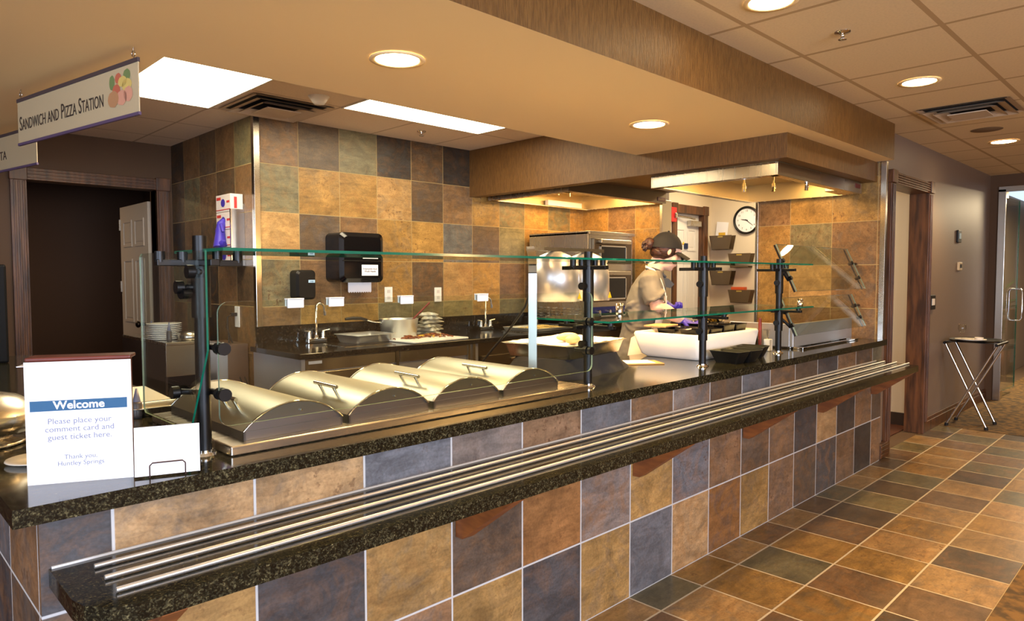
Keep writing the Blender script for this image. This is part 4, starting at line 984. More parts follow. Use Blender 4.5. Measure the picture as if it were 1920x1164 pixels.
o = MB().tube([(0, 0, .02), (.0, .0, .17), (0, 0, .205)], [.010, .011, .008], 8).build('basting_brush', mat('rust red handle', (150, 52, 34), .4), loc=(3.79, .30, H)); tag(o, 'rust red handled brush standing in the clear tub', 'brush')
o = MB().box((-.022, -.02, 0), (.022, .02, .075), .004).build('spreader_handle', WHITE, loc=(3.79, .245, H)); tag(o, 'white block handled tool in front of the clear tub', 'tool')

# ------------------------------------------------------------------ griddle at the right
gr = thing('griddle', 'stainless griddle with splash front under the tilted glass', 'griddle', (4.4, .4, H)); g0 = (4.4, .4, H)
MB(g0).box((4.02, .20, H), (5.02, .70, 1.0), .004).build('body', STEEL, gr)
MB(g0).box((4.0, .175, H+.012), (5.03, .20, 1.075), .003).box((4.0, .20, H+.012), (4.012, .62, 1.075), .003).build('splash_guard', mat('satin splash steel', (186, 188, 192), .3, .65), gr)
MB(g0).box((4.0, .11, H+.002), (4.98, .135, H+.012), .002).box((4.0, .11, H), (4.06, .175, H+.014), .002).box((4.92, .11, H), (4.98, .175, H+.014), .002).build('front_rail', CHROME, gr)
MB(g0).box((4.05, .23, 1.0), (4.98, .66, 1.008), .002).build('hot_plate', mat('griddle plate', (60, 54, 48), .25, .8), gr)
scraps('frying_noodles', 'golden fried strips on the griddle plate', 4.45, .42, 1.012, 60, .07, [YEL, NOOD], L_=.03)
b_ = thing('small_shelf_unit', 'small dark condiment rack left of the griddle', 'rack', (3.88, .50, H))
MB().box((-.09, -.10, 0), (.09, .10, .004)).box((-.09, -.10, .06), (.09, .10, .064)).box((-.09, -.10, 0), (-.086, .10, .07)).box((.086, -.10, 0), (.09, .10, .07)).build('rack_frame', DSTEEL, b_)
o = MB().box((-.07, -.08, 0), (.07, .08, .05), .006).build('food_box', mat('amber box', (186, 132, 56), .5), loc=(3.88, .50, H+.0655)); tag(o, 'amber lidded box on the small dark rack', 'box')
o = MB().lathe([(0, 0), (.016, 0), (.017, .004), (.017, .042), (0, .044)], n=18).build('steel_shaker', CHROME, loc=(3.775, .04, zl+.0085)); tag(o, 'small steel shaker on the lower glass shelf at right', 'shaker')
o = MB().lathe([(0, 0), (.017, 0), (.018, .004), (.018, .05), (0, .052)], n=18).build('steel_shaker', CHROME, loc=(2.30, .30, zl+.0085)); tag(o, 'small steel shaker on the lower glass shelf beside the cook', 'shaker')

# ------------------------------------------------------------------ oven
ov = thing('pizza_oven', 'stainless two deck pizza oven in the kitchen corner', 'oven', (4.62, 2.4, 1.0)); oo = (4.62, 2.4, 1.0)
OX0, OX1, OY0, OY1 = 4.29, 4.95, 2.10, 2.83
MB(oo).box((OX0, OY0+.02, 1.075), (OX1, OY1, 1.775), .003).box((OX0-.0, OY0, 1.755), (OX1+.01, OY1, 1.785), .003).build('oven_body', STEEL, ov)
MB(oo).box((OX0, OY0+.01, 1.005), (OX1, OY1, 1.075), .003).build('oven_base', STEEL, ov)
b = MB(oo)
for k in range(6):
    for z in (1.02, 1.045, 1.07, 1.095):
        y = 2.2+k*.095; b.box((OX0-.014, y, z), (OX0-.0005, y+.055, z+.010), .003)
b.build('louvres', CHROME, ov)
for z0, z1 in ((1.50, 1.72), (1.16, 1.44)):
    dr_ = MB(oo).box((OX0+.05, OY0-.012, z0), (OX1-.06, OY0+.02, z1), .004).build('oven_door', DSTEEL, ov)
    MB(oo).box((OX0+.14, OY0-.016, z0+.03), (OX1-.16, OY0-.012, z1-.07)).build('door_window', BLACKG, dr_)
    MB(oo).box((OX0+.13, OY0-.02, z0+.02), (OX1-.15, OY0-.014, z0+.03)).box((OX0+.13, OY0-.02, z1-.07), (OX1-.15, OY0-.014, z1-.06)).box((OX0+.13, OY0-.02, z0+.02), (OX0+.14, OY0-.014, z1-.06)).box((OX1-.16, OY0-.02, z0+.02), (OX1-.15, OY0-.014, z1-.06)).build('window_frame', CHROME, dr_)
    MB(oo).box((OX0+.10, OY0-.055, z1-.045), (OX1-.12, OY0-.035, z1-.005), .006).box((OX0+.12, OY0-.04, z1-.035), (OX0+.15, OY0-.01, z1-.015)).box((OX1-.17, OY0-.04, z1-.035), (OX1-.14, OY0-.01, z1-.015)).build('door_handle', STEEL, dr_)
pn_ = MB(oo).box((OX0+.01, OY0-.006, 1.02), (OX1-.01, OY0+.01, 1.115), .002).build('control_panel', mat('blue control panel', (22, 36, 108), .35), ov)
for x in (4.40, 4.55, 4.66, 4.84): MB(oo).cyl((x, OY0-.008, 1.072), (x, OY0-.032, 1.072), .019, .015, n=16).build('control_knob', CHROME, pn_)
for x in (OX0+.04, OX1-.04):
    for y in (OY0+.06, OY1-.06): MB(oo).cyl((x, y, KZ+.002), (x, y, 1.005), .018, n=10).build('leg', STEEL, ov)
o = MB((5.0, 2.3, 1)).prism([(2.0, .95), (2.8, .95), (2.8, 1.80), (2.45, 1.80), (2.35, 1.78)], 'X', 4.99, 5.005).build('steel_side_shield', brushed('shield steel', (170, 156, 136), .3), loc=(5.0, 2.3, 1)); tag(o, 'sloping steel shield between the oven and the wall', 'shield')
# dark steel counter piece in front of oven: shelf cart behind the cook
# ------------------------------------------------------------------ hoods
def hood(name, label, x0, x1, y0, y1, z0, z1, inset=.02, th=.012):
    t = thing(name, label, 'hood', ((x0+x1)/2, (y0+y1)/2, z1)); oo_ = ((x0+x1)/2, (y0+y1)/2, z1)
    b = MB(oo_).box((x0, y0, z0), (x1, y0+th, z1), .002).box((x0, y1-th, z0), (x1, y1, z1), .002).box((x0, y0+th, z0), (x0+th, y1-th, z1), .002).box((x1-th, y0+th, z0), (x1, y1-th, z1), .002)
    b.build('hood_skirt', STEEL, t)
    b = MB(oo_).box((x0+th, y0+th, z0), (x0+.06, y1-th, z0+.006)).box((x0+th, y0+th, z0), (x1-th, y0+.06, z0+.006)).box((x0+th, y1-.06, z0), (x1-th, y1-th, z0+.006)).build('hood_lip', STEEL, t)
    # inner liner
    zt_ = z1+.06; a0, a1, b0, b1 = x0+th+.001, x1-th-.001, y0+th+.001, y1-th-.001
    b = MB(oo_).add([(a0, b0, z0+.004), (a1, b0, z0+.004), (a1, b1, z0+.004), (a0, b1, z0+.004), (a0, b0, zt_), (a1, b0, zt_), (a1, b1, zt_), (a0, b1, zt_)], [(4, 5, 6, 7), (0, 1, 5, 4), (1, 2, 6, 5), (2, 3, 7, 6), (3, 0, 4, 7)])
    b.build('inner_plenum', mat(name+' inner steel', (206, 186, 140), .38, .75), t, fixn=False)
    return t, oo_
h1, ho1 = hood('exhaust_hood', 'stainless exhaust hood over the cook station at right', 3.68, 5.10, .15, 1.06, 2.0, 2.08)
h2, ho2 = hood('oven_hood', 'stainless exhaust hood above the pizza oven at the back wall', 3.78, 5.10, 1.90, 2.85, 2.06, 2.14)
MB(ho2).box((3.76, 1.87, 2.06), (5.12, 1.885, 2.20)).build('front_skirt', DSTEEL, h2)
MB(ho2).box((4.98, 1.866, 2.075), (5.10, 1.87, 2.11)).build('name_plate', mat('maroon plate', (96, 34, 30), .4), h2)
text('CaptiveAire', .018, mat('gold letters', (206, 168, 100), .5), h2, (5.04-ho2[0], 1.8655-ho2[1], 2.092-ho2[2]), (R(90), 0, 0), 'plate_lettering')
MB(ho1).box((4.96, .147, 2.035), (5.06, .15, 2.065)).build('name_plate', mat('maroon plate front', (96, 34, 30), .4), h1)
for x, y, tl in ((3.98, .52, .3), (4.12, .38, -.2), (4.22, .20, 0)):
    b = MB(ho1).cyl((x, y, 2.09), (x, y, 2.005), .006, n=8).cyl((x, y, 2.012), (x, y, 1.99), .012, n=10).cyl((x, y, 1.99), (x+.01*tl, y, 1.955), .010, .013, n=10).tube([(x+.008, y, 2.0), (x+.03, y, 1.99), (x+.028, y, 1.975)], .004, 6)
    b.build('nozzle', CHROME, h1)
for x, y in ((4.3, .5),): 
    light('hood_light', 'AREA', (4.4, .55, 2.125), 9, WARM, .9, .3)
    light('oven_hood_light', 'AREA', (4.5, 2.35, 2.17), 12, WARM, .9, .4)
MB(ho1).box((4.78, .18, 2.0), (5.06, .30, 2.03), .006).build('grease_cup', STEEL, h1)
MB(ho2).box((4.5, 2.78, 2.07), (5.0, 2.82, 2.12)).build('filter_panel', WHITE, h2)
for x in (4.1, 4.25): MB(ho2).cyl((x, 2.3, 2.17), (x, 2.3, 2.09), .008, n=8).build('nozzle', CHROME, h2)

# ------------------------------------------------------------------ ceiling fittings
def troffer(x0, x1, y0, y1, label):
    t = thing('ceiling_panel_light', label, 'ceiling light', ((x0+x1)/2, (y0+y1)/2, ZC)); q = ((x0+x1)/2, (y0+y1)/2, ZC)
    MB(q).box((x0, y0, ZC-.004), (x1, y1, ZC-.001)).build('diffuser', TROF_E, t)
    MB(q).box((x0-.012, y0-.012, ZC-.006), (x1+.012, y0, ZC-.0005)).box((x0-.012, y1, ZC-.006), (x1+.012, y1+.012, ZC-.0005)).box((x0-.012, y0, ZC-.006), (x0, y1, ZC-.0005)).box((x1, y0, ZC-.006), (x1+.012, y1, ZC-.0005)).build('frame', WHITE, t)
troffer(.775, 1.36, 1.72, 2.905, 'large white ceiling light panel beside the hanging sign')
troffer(1.995, 3.165, 1.72, 2.295, 'white ceiling light panel over the middle of the kitchen')
def downlight(x, y, z, label, e, r_=.085):
    t = thing('recessed_light', label, 'ceiling light', (x, y, z), 0, 'round recessed ceiling lights')
    MB().lathe([(r_+.022, -.0005), (r_+.024, -.004), (r_+.004, -.006), (r_, -.003)], n=36).build('trim_ring', SOFFIT, t)
    MB().lathe([(0, -.0025), (r_+.002, -.0025)], n=36).build('lens', CAN_E, t, fixn=False)
    light('recessed_light_beam', 'SPOT', (x, y, z-.02), e, WARM, .07, spot=R(125), blend=.8)
downlight(1.166, .527, ZS, 'round recessed light in the soffit nearest the sign', 90)
downlight(2.84, .506, ZS, 'round recessed light in the soffit near the hood', 80)
downlight(4.023, -.512, ZC, 'round recessed light over the walkway tiles, nearest', 40)
downlight(6.489, -.471, ZC, 'round recessed light near the far glass door', 34)
downlight(2.30, -.44, ZC, 'round recessed light at the top edge over the walkway', 40)
# unseen ones over the walkway and dining side
for x, y, e, lb in ((.3, -2.6, 45, 'behind the viewer'), (2.6, -2.9, 36, 'over the middle of the dining side'), (5.0, -2.6, 30, 'over the right of the dining side'), (-1.9, .9, 20, 'in the soffit left of the counter'), (-1.9, -1.4, 40, 'left of the viewer')):
    downlight(x, y, ZC if y < -.1 else ZS, 'round recessed light '+lb, e)
def fill_globe(x, y, label):  # unseen lamps added to brighten the ceilings and counter front
    t = thing('fill_globe_lamp', label, 'added fill lamp', (x, y, ZC))
    MB((x, y, ZC)).cyl((x, y, ZC-.001), (x, y, ZC-.02), .06, n=20).cyl((x, y, ZC-.02), (x, y, 2.0), .004, n=6).build('stem', BLACK, t)
    MB((x, y, ZC)).ball((x, y, 1.88), .13, 20).build('globe', emis('opal globe', (255, 214, 150), 6), t)
    light('fill_globe_light', 'POINT', (x, y, 1.70), 34, WARM, .1)
fill_globe(1.2, -4.2, 'added fill lamp, opal globe hung over the dining side behind the viewer')
fill_globe(4.6, -4.2, 'added fill lamp, opal globe hung over the dining side at right')
def vent(x, y, s_, label, rz=0, sy=1):
    t = thing('ceiling_vent', label, 'ceiling vent', (x, y, ZC), rz)
    wh = mat('vent cream', (196, 176, 150), .6)
    b = MB()
    for a, b_, z0, z1 in ((s_, s_-.05, -.010, -.001), (s_*.88, s_*.66, -.026, -.006), (s_*.68, s_*.46, -.034, -.008)):
        o_ = [Vector((x, y, z0)) for x, y in ((-a, -a), (a, -a), (a, a), (-a, a))]; i_ = [Vector((x, y, z1)) for x, y in ((-b_, -b_), (b_, -b_), (b_, b_), (-b_, b_))]
        b.add(o_+i_, [(k, (k+1) % 4, 4+(k+1) % 4, 4+k) for k in range(4)])
        b.add([p+Vector((0, 0, .003)) for p in o_]+[p+Vector((0, 0, .003)) for p in i_], [(k, (k+1) % 4, 4+(k+1) % 4, 4+k) for k in range(4)])
    b.box((-s_*.42, -s_*.42, -.040), (s_*.42, s_*.42, -.034)); b.build('louvre_rings', wh, t, fixn=False)
    MB().box((-s_+.02, -s_*sy+.02, -.004), (s_-.02, s_*sy-.02, -.001)).build('duct_shade_sheet', mat('painted duct shade', (22, 20, 20), .9), t)  # flat dark sheet, shade inside the duct put into its colour
vent(1.68, 2.60, .27, 'square ceiling air vent over the tiled corner')
vent(5.02, -.55, .26, 'ceiling air vent over the walkway')
o = MB().lathe([(0, -.05), (.03, -.048), (.045, -.03), (.06, -.008), (.065, -.001)], n=24).build('smoke_detector', WHITE, loc=(1.74, 2.16, ZC)); tag(o, 'round white smoke detector beside the ceiling vent', 'smoke detector')
for x, y, lb in ((2.81, 2.54, 'sprinkler head in the kitchen ceiling'), (2.87, -.51, 'sprinkler head in the walkway ceiling')):
    o = MB().lathe([(.035, 0), (.033, -.006), (.010, -.010), (.008, -.03), (.018, -.032), (.018, -.035), (0, -.036)], n=16).build('sprinkler', CHROME, loc=(x, y, ZC-.0005)); tag(o, lb, 'sprinkler')
for x, y, lb in ((5.84, -.48, 'round ceiling speaker grille near the vent'),):
    o = MB().lathe([(0, -.003), (.10, -.003), (.104, -.001)], n=30).build('ceiling_speaker', mat('speaker grille', (120, 96, 68), .8), loc=(x, y, ZC)); tag(o, lb, 'speaker')

# ------------------------------------------------------------------ hanging signs
def hsign(xa, ya, xb, yb, label, txt, veg=True):
    """a = right (near) end, b = left (far) end"""
    A = Vector((xa, ya, 0)); B = Vector((xb, yb, 0)); L_ = (A-B).length; ang = math.atan2(A.y-B.y, A.x-B.x)
    t = thing('hanging_sign', label, 'sign', ((xa+xb)/2, (ya+yb)/2, 2.085), ang)
    board = MB().box((-L_/2, -.002, -.095), (L_/2, .002, .095), .001).build('board', mat('pearl acrylic', (206, 188, 150), .22, spec=.6, coat=.4), t)
    MB().box((-L_/2-.002, -.005, .088), (L_/2+.002, .005, .104), .001).build('top_rail', mat('grey violet rail', (74, 62, 66), .5), t)
    MB().box((-L_/2-.002, -.005, -.104), (L_/2+.002, .005, -.092), .001).build('bottom_rail', mat('violet rail', (92, 74, 104), .5), t)
    for s_ in (-1, 1):
        x = s_*(L_/2-.035)
        MB().tube([(x, 0, .10)]+[(x+.012*math.sin(R(a)), 0, .122-.012*math.cos(R(a))) for a in range(20, 330, 30)]+[(x, 0, .137), (x+.004, 0, .145)], .0016, 5).build('hook', CHROME, t)
    text(txt, .088, INKD, board, (-L_/2+.02, -.0032, -.012), (R(90), 0, 0), align='LEFT', caps=True, fit=L_*(.73 if veg else .62))
    if veg:
        b = MB(); rv = random.Random(4)
        cols = [mat('veg green', (120, 140, 84), .6), mat('veg red', (200, 108, 80), .6), mat('veg yellow', (224, 196, 108), .6), mat('veg pink', (222, 160, 130), .6), mat('veg bread', (190, 140, 96), .6)]
        for (dx, dz, rx, rz_, mi) in ((-.085, -.01, .028, .022, 4), (-.07, .012, .02, .018, 1), (-.045, -.012, .026, .02, 3), (-.04, .035, .022, .014, 2), (-.06, .048, .016, .014, 1), (-.09, .04, .014, .02, 0), (-.02, .05, .018, .016, 0), (-.015, -.006, .022, .02, 3), (-.02, .022, .024, .016, 2)):
            ring = [(L_/2-.05+dx*1.6+rx*1.5*math.cos(a*PI/7), -.0030-.0002*mi, dz*1.25-.01+rz_*1.35*math.sin(a*PI/7)*(1+.1*(a % 2))) for a in range(14)]
            b.add(ring, [list(range(14))], mi)
        b.build('vegetable_picture', cols, board, fixn=False)
    return t
hsign(.396, 1.055, .200, 2.10, 'hanging station sign with food picture, nearest', 'Sandwich and Pizza Station')
hsign(.370, 2.66, .17, 3.72, 'second hanging sign, partly hidden behind the station sign', 'Salad and Pasta', False)

# ------------------------------------------------------------------ wall fittings
def wallplate(name, x0, x1, z0, z1, m1, label, cat, inner=None, d=.02):
    t = thing(name, label, cat, ((x0+x1)/2, .05, (z0+z1)/2)); q = ((x0+x1)/2, .05, (z0+z1)/2)
    MB(q).box((x0, .05-d, z0), (x1, .0495, z1), .004).build('housing', m1, t)
    if inner: MB(q).box((x0+.25*(x1-x0), .05-d-.004, z0+.3*(z1-z0)), (x1-.25*(x1-x0), .05-d, z1-.25*(z1-z0))).build('display', inner, t)
wallplate('wall_control', 7.38, 7.50, 1.71, 1.83, BLACKP, 'black square control panel high on the corridor wall', 'control panel', mat('display blue', (170, 200, 214), .4))
wallplate('thermostat', 7.44, 7.56, 1.44, 1.52, mat('beige plastic', (206, 186, 150), .5), 'small beige thermostat below the control panel', 'thermostat', BLACKP)
wallplate('card_reader', 6.50, 6.66, 1.085, 1.215, BLACKP, 'black framed switch beside the oak door casing', 'switch', WHITE)
ck = thing('wall_clock', 'round black rimmed wall clock on the cream wall', 'clock', (HX, 1.815, 1.985))
Mr = Matrix.Rotation(R(-90), 4, 'Y')
MB().lathe([(.125, 0), (.148, 0), (.150, .02), (.142, .032), (.130, .028), (.126, .012)], n=48, M=Mr).build('rim', BLACKP, ck)
dl = MB().lathe([(0, .010), (.128, .010)], n=48, M=Mr).build('dial', WHITEP, ck, fixn=False)
for k in range(1, 13):
    a = k*PI/6; text(str(k), .028, INKD, dl, (-.0108, -.10*math.sin(a), .10*math.cos(a)), (R(90), 0, R(-90)), 'numeral')
for a, L_, w_ in ((R(282), .062, .005), (R(128), .092, .0035)):
    dv = Vector((0, -math.sin(a), math.cos(a))); sv = Vector((0, -math.cos(a), -math.sin(a)))
    b = MB(); p0 = Vector((-.014, 0, 0))-dv*.015; p1 = Vector((-.014, 0, 0))+dv*L_
    b.add([p0-sv*w_, p1-sv*w_*.4, p1+sv*w_*.4, p0+sv*w_, p0-sv*w_+Vector((-.002, 0, 0)), p1-sv*w_*.4+Vector((-.002, 0, 0)), p1+sv*w_*.4+Vector((-.002, 0, 0)), p0+sv*w_+Vector((-.002, 0, 0))], [(0, 1, 2, 3), (4, 7, 6, 5), (0, 4, 5, 1), (1, 5, 6, 2), (2, 6, 7, 3), (3, 7, 4, 0)])
    b.build('hand', BLACKP, ck)
SMOKE = mat('smoked plastic', (86, 70, 50), .25, spec=.6)
bl = ['upper left wall file pocket under the paper', 'upper right wall file pocket below the clock', 'lower left wall file pocket beside the door casing', 'lower right wall file pocket holding orange folders']
for k, (y0, y1, z0, z1) in enumerate(((1.94, 2.205, 1.675, 1.83), (1.72, 1.98, 1.475, 1.63), (1.935, 2.20, 1.29, 1.445), (1.715, 1.975, 1.10, 1.24))):
    t = thing('file_pocket', bl[k], 'file pocket', (HX, (y0+y1)/2, z0), 0, 'smoked file pockets on the cream wall'); q = (HX, (y0+y1)/2, z0)
    MB(q).prism([(y0+.03, z0), (y1-.03, z0), (y1, z1), (y0, z1)], 'X', HX-.10, HX-.095).prism([(y0+.03, z0), (y1-.03, z0), (y1, z1), (y0, z1)], 'X', HX-.004, HX-.001).box((HX-.10, y0+.03, z0), (HX-.002, y1-.03, z0+.004)).build('pocket_body', SMOKE, t)
    MB(q).box((HX-.102, (y0+y1)/2-.03, z1-.022), (HX-.10, (y0+y1)/2+.03, z1-.008)).build('label_tab', mat('tab gold', (176, 150, 74), .5), t)
o = MB().box((-.03, -.07, 0), (-.028, .07, .18), M=Matrix.Rotation(R(6), 4, 'X')).build('paper_sheet', WHITEP, loc=(HX, 2.10, 1.80)); tag(o, 'white paper sheet standing in the upper left wall pocket', 'paper')
o = MB().box((-.033, -.04, 0.02), (-.031, .04, .055)).build('sticky_note', YEL, loc=(HX, 2.09, 1.81)); tag(o, 'yellow note on the paper in the wall pocket', 'note')
o = MB().box((-.09, -.075, 0.01), (-.02, .075, .17), .003).build('orange_folder', mat('orange folder', (206, 84, 34), .5), loc=(HX, 1.87, 1.10)); tag(o, 'orange folders standing in the lower right wall pocket', 'folder')
fa = thing('fire_alarm', 'red fire alarm strobe beside the hallway door casing', 'fire alarm', (5.77, HY, 2.02))
MB().box((-.05, -.05, -.075), (.05, -.001, .075), .006).build('housing', REDP, fa); MB().box((.0, -.07, -.03), (.04, -.05, .02), .008).build('strobe', CHROME, fa)

# ------------------------------------------------------------------ tray stand
st = thing('tray_stand', 'folding chrome tray stand in the corridor', 'tray stand', (7.06, -.19, 0)); s0 = (7.06, -.19, 0)
for x in (6.90, 7.24):
    MB(s0).tube([(x, .0, .765), (x, -.01, .74), (x, -.335, .02)], .012, 10).build('leg', CHROME, st)
    MB(s0).tube([(x-.02, -.40, .765), (x-.02, -.39, .74), (x-.02, -.03, .02)], .010, 10).build('leg', CHROME, st)
    MB(s0).cyl((x, -.337, .004), (x, -.333, .03), .017, n=10).cyl((x-.02, -.028, .004), (x-.02, -.032, .03), .016, n=10).build('rubber_foot', RUBBER, st)
for y in (.0, -.40): MB(s0).tube([(6.86, y, .772), (7.30, y, .772)], .013, 10).build('top_bar', BLACK, st)
for x in (6.88, 7.02, 7.14, 7.26): MB(s0).box((x-.02, -.40, .783), (x+.02, 0, .787)).build('strap', BLACKP, st)
ty = MB().lathe([(0, 0), (.22, 0), (.24, .012), (.243, .014), (.238, .015), (.22, .004), (0, .004)], n=36, sx=1, sy=.86).build('serving_tray', BLACKP, loc=(7.07, -.20, .788)); tag(ty, 'oval black serving tray on the tray stand', 'tray')
o = MB().lathe([(0, 0), (.07, 0), (.125, .012), (.123, .015), (.07, .004), (0, .004)], n=36).build('dinner_plate', WHITE, loc=(7.02, -.17, .793)); tag(o, 'white dinner plate on the oval tray', 'plate')
gg = MB().lathe([(0, 0), (.033, 0), (.004, .006), (.004, .05), (.026, .07), (.034, .10), (.030, .14), (.028, .14), (.032, .10), (.024, .072), (0, .06)], n=24).build('wine_glass', GLASSR, loc=(7.03, -.10, .798)); tag(gg, 'stemmed glass standing on the white plate', 'glass')
o = MB().lathe([(0, 0), (.03, 0), (.036, .028), (.033, .028), (.028, .004), (0, .004)], n=20).build('ramekin', WHITE, loc=(7.0, -.24, .798)); tag(o, 'small white ramekin beside the stemmed glass', 'ramekin')

# ------------------------------------------------------------------ the cook
def person():
    O = Vector((3.33, .88, 0)); fa_ = R(-57); f = Vector((math.cos(fa_), math.sin(fa_), 0)); r = Vector((f.y, -f.x, 0))
    Mp = Matrix(((f.x, -r.x, 0, 0), (f.y, -r.y, 0, 0), (0, 0, 1, 0), (0, 0, 0, 1)))   # local x = forward, y = left, z = up
    t = thing('person', 'person in grey jacket, white apron and black cap, reaching into the tub with blue gloves', 'person', (O.x, O.y, 0), fa_)
    def remesh(o, v, it=4, f_=.6):
        m1 = o.modifiers.new('r', 'REMESH'); m1.mode = 'VOXEL'; m1.voxel_size = v; m1.use_smooth_shade = True
        m2 = o.modifiers.new('s', 'SMOOTH'); m2.iterations = it; m2.factor = f_
    def ell(cx, cy, z, rx, ry, n=28, tilt=0):
        return [Vector((cx+rx*math.cos(2*PI*k/n)*math.cos(tilt), cy+ry*math.sin(2*PI*k/n), z-rx*math.cos(2*PI*k/n)*math.sin(tilt))) for k in range(n)]
    HM = Matrix.Translation((.150, .0, 1.542)) @ Matrix.Rotation(R(20), 4, 'Z') @ Matrix.Rotation(R(20), 4, 'Y')
    CM = HM @ Matrix.Rotation(R(-9), 4, 'Y')
    # hands: wrist, pointing dir, palm normal
    def hand(b, w, d, pn, side, s_=1.0, curl=.8):
        w = Vector(w); d = Vector(d).normalized(); pn = Vector(pn); pn = (pn-d*pn.dot(d)).normalized(); sv = d.cross(pn)*side
        c_ = w+d*.045
        b.loft([[w+d*a+sv*(q*math.cos(2*PI*k/14))+pn*(h*math.sin(2*PI*k/14)) for k in range(14)] for a, q, h in ((-.03, .024*s_, .018*s_), (0, .026*s_, .018*s_), (.03, .036*s_, .016*s_), (.06, .041*s_, .014*s_), (.085, .040*s_, .012*s_))])
        for k, (o_, L_) in enumerate(((-.030, .068), (-.010, .078), (.010, .074), (.029, .058))):
            p = w+d*.075+sv*o_; dd_ = d.copy(); pts = [p]; 
            for seg, fr_ in enumerate((.45, .32, .25)):
                dd_ = (Matrix.Rotation(R(28*curl*(seg+.4)+k*3)*-1*1, 3, sv*side) @ d); pts.append(pts[-1]+dd_*L_*fr_)
            b.tube(pts, [.0095*s_, .0092*s_, .0085*s_, .0068*s_], 8)
        th = w+d*.015-sv*.026
        b.tube([th, th+(d*.6-sv*.7+pn*.3).normalized()*.035, th+(d*.6-sv*.7+pn*.3).normalized()*.035+(d*.9-sv*.1+pn*.4).normalized()*.03], [.012*s_, .011*s_, .008*s_], 8)
    RW = Vector((.245, -.13, 1.115)); RE = Vector((.098, -.225, 1.195)); RS = Vector((.045, -.175, 1.355))
    LW = Vector((.135, .10, 1.215)); LE = Vector((.09, .235, 1.14)); LS = Vector((.045, .175, 1.355))
    RD = Vector((.9, .25, -.42)); LD = Vector((.62, -.35, -.35)) 
    b = MB()
    # body core
    b.loft([ell(-.02, 0, .90, .10, .15), ell(-.01, 0, 1.0, .095, .135), ell(.0, 0, 1.12, .09, .13), ell(.02, 0, 1.24, .10, .15), ell(.045, 0, 1.34, .085, .16), ell(.06, 0, 1.40, .055, .08)])
    b.tube([(.05, 0, 1.37), (.085, 0, 1.45), (.125, 0.01, 1.52)], [.060, .054, .054], 16)
    for sy in (-1, 1):
        b.tube([(-.02, sy*.085, .92), (-.0, sy*.09, .50), (-.03, sy*.09, .09)], [.085, .06, .04], 14)
        b.ball((.03, sy*.09, .05), (.12, .042, .045), 12)
    b.tube([RS, RE], [.047, .043], 12).tube([RE-Vector((0, 0, 0)), RE.lerp(RW, .35), RE.lerp(RW, .7), RW], [.047, .047, .038, .028], 12)
    b.tube([LS, LE], [.045, .038], 12).tube([LE, LE.lerp(LW, .4), LW], [.042, .038, .026], 12)
    b.ball(RE, .047, 12).ball(LE, .041, 12)
    hand(b, RW, RD, (0, .3, -1), 1, .85); hand(b, LW, LD, (-.2, -.2, -1), -1, .85, 1.9)
    # head
    b.ball((-.012, 0, .03), (.095, .075, .092), 24, M=HM).ball((.028, 0, -.035), (.060, .056, .078), 20, M=HM).ball((.052, 0, -.092), (.024, .024, .02), 12, M=HM)
    b.tube([(.080, 0, .012), (.098, 0, -.012), (.106, 0, -.026)], [.008, .010, .012], 10, M=HM)
    b.ball((.080, 0, -.052), (.010, .022, .006), 10, M=HM).ball((.082, 0, -.064), (.010, .019, .006), 10, M=HM)
    b.ball((.045, .034, -.035), (.028, .022, .026), 12, M=HM).ball((.045, -.034, -.035), (.028, .022, .026), 12, M=HM)
    b.ball((.074, 0, .028), (.016, .05, .010), 12, M=HM)
    body = b.build('body', SKIN, t); remesh(body, .005, 3, .5)
    for sy in (-1, 1):
        b = MB().ball((-.008, sy*.076, -.005), (.012, .005, .021), 14, M=HM); b.build('ear', SKIN, body)
    b = MB()
    for sy in (-1, 1): b.ball((.0755, sy*.030, .006), (.010, .014, .006), 12, M=HM)
    b.build('eyes', mat('eye dark', (60, 40, 34), .3), body)
    MB().ball((.0850, 0, -.058), (.0055, .017, .0045), 10, M=HM).build('lips', mat('lip pink', (190, 106, 96), .5), body)
    # hair
    b = MB().ball((-.022, 0, .022), (.094, .081, .088), 24, M=HM).ball((-.055, 0, -.02), (.052, .062, .045), 16, M=HM)
    b.ball((-.128, 0, .010), (.036, .040, .040), 14, M=HM)
    rv = random.Random(2)
    for k in range(26):
        a = rv.uniform(0, 2*PI); e_ = rv.uniform(-1.2, 1.2); d = Vector((-abs(math.cos(a))*math.cos(e_), math.sin(a)*math.cos(e_), math.sin(e_)))
        c0 = Vector((-.128, 0, .005)); b.tube([c0+d*.024, c0+d*.038+Vector((0, .006, -.004)), c0+d*.036+Vector((-.004, .0, -.016))], [.009, .008, .004], 6, M=HM)
    b.build('hair', HAIR, t)
    # cap
    b = MB(); n = 32; rings = []
    for i in range(9):
        e = R(4+i*86/8); rings.append([CM @ (Vector((-.012, 0, .014))+Vector((.108*math.cos(e)*math.cos(2*PI*k/n), .086*math.cos(e)*math.sin(2*PI*k/n), .115*math.sin(e)-.012*(1-math.sin(e))*(-math.cos(2*PI*k/n))*1.0))) for k in range(n)])
    b.loft(rings); b.ball((-.012, 0, .130), .008, 8, M=CM)
    cp = b.build('cap', CAP, t)
    b = MB(); top = []; 
    for i in range(7):
        u_ = i/6; x = .078+.082*u_; row = []
        for j in range(11):
            v_ = -1+2*j/10; row.append(Vector((x-.050*v_*v_*(1-.1*u_), .076*v_*(1-.12*u_), .020-.030*u_-.022*v_*v_)))
        top.append(row)
    for dz in (0, -.004):
        vs = [p+Vector((0, 0, dz)) for rw in top for p in rw]; b.add(vs, [(i*11+j, i*11+j+1, (i+1)*11+j+1, (i+1)*11+j) for i in range(6) for j in range(10)], 0, True, M=CM)
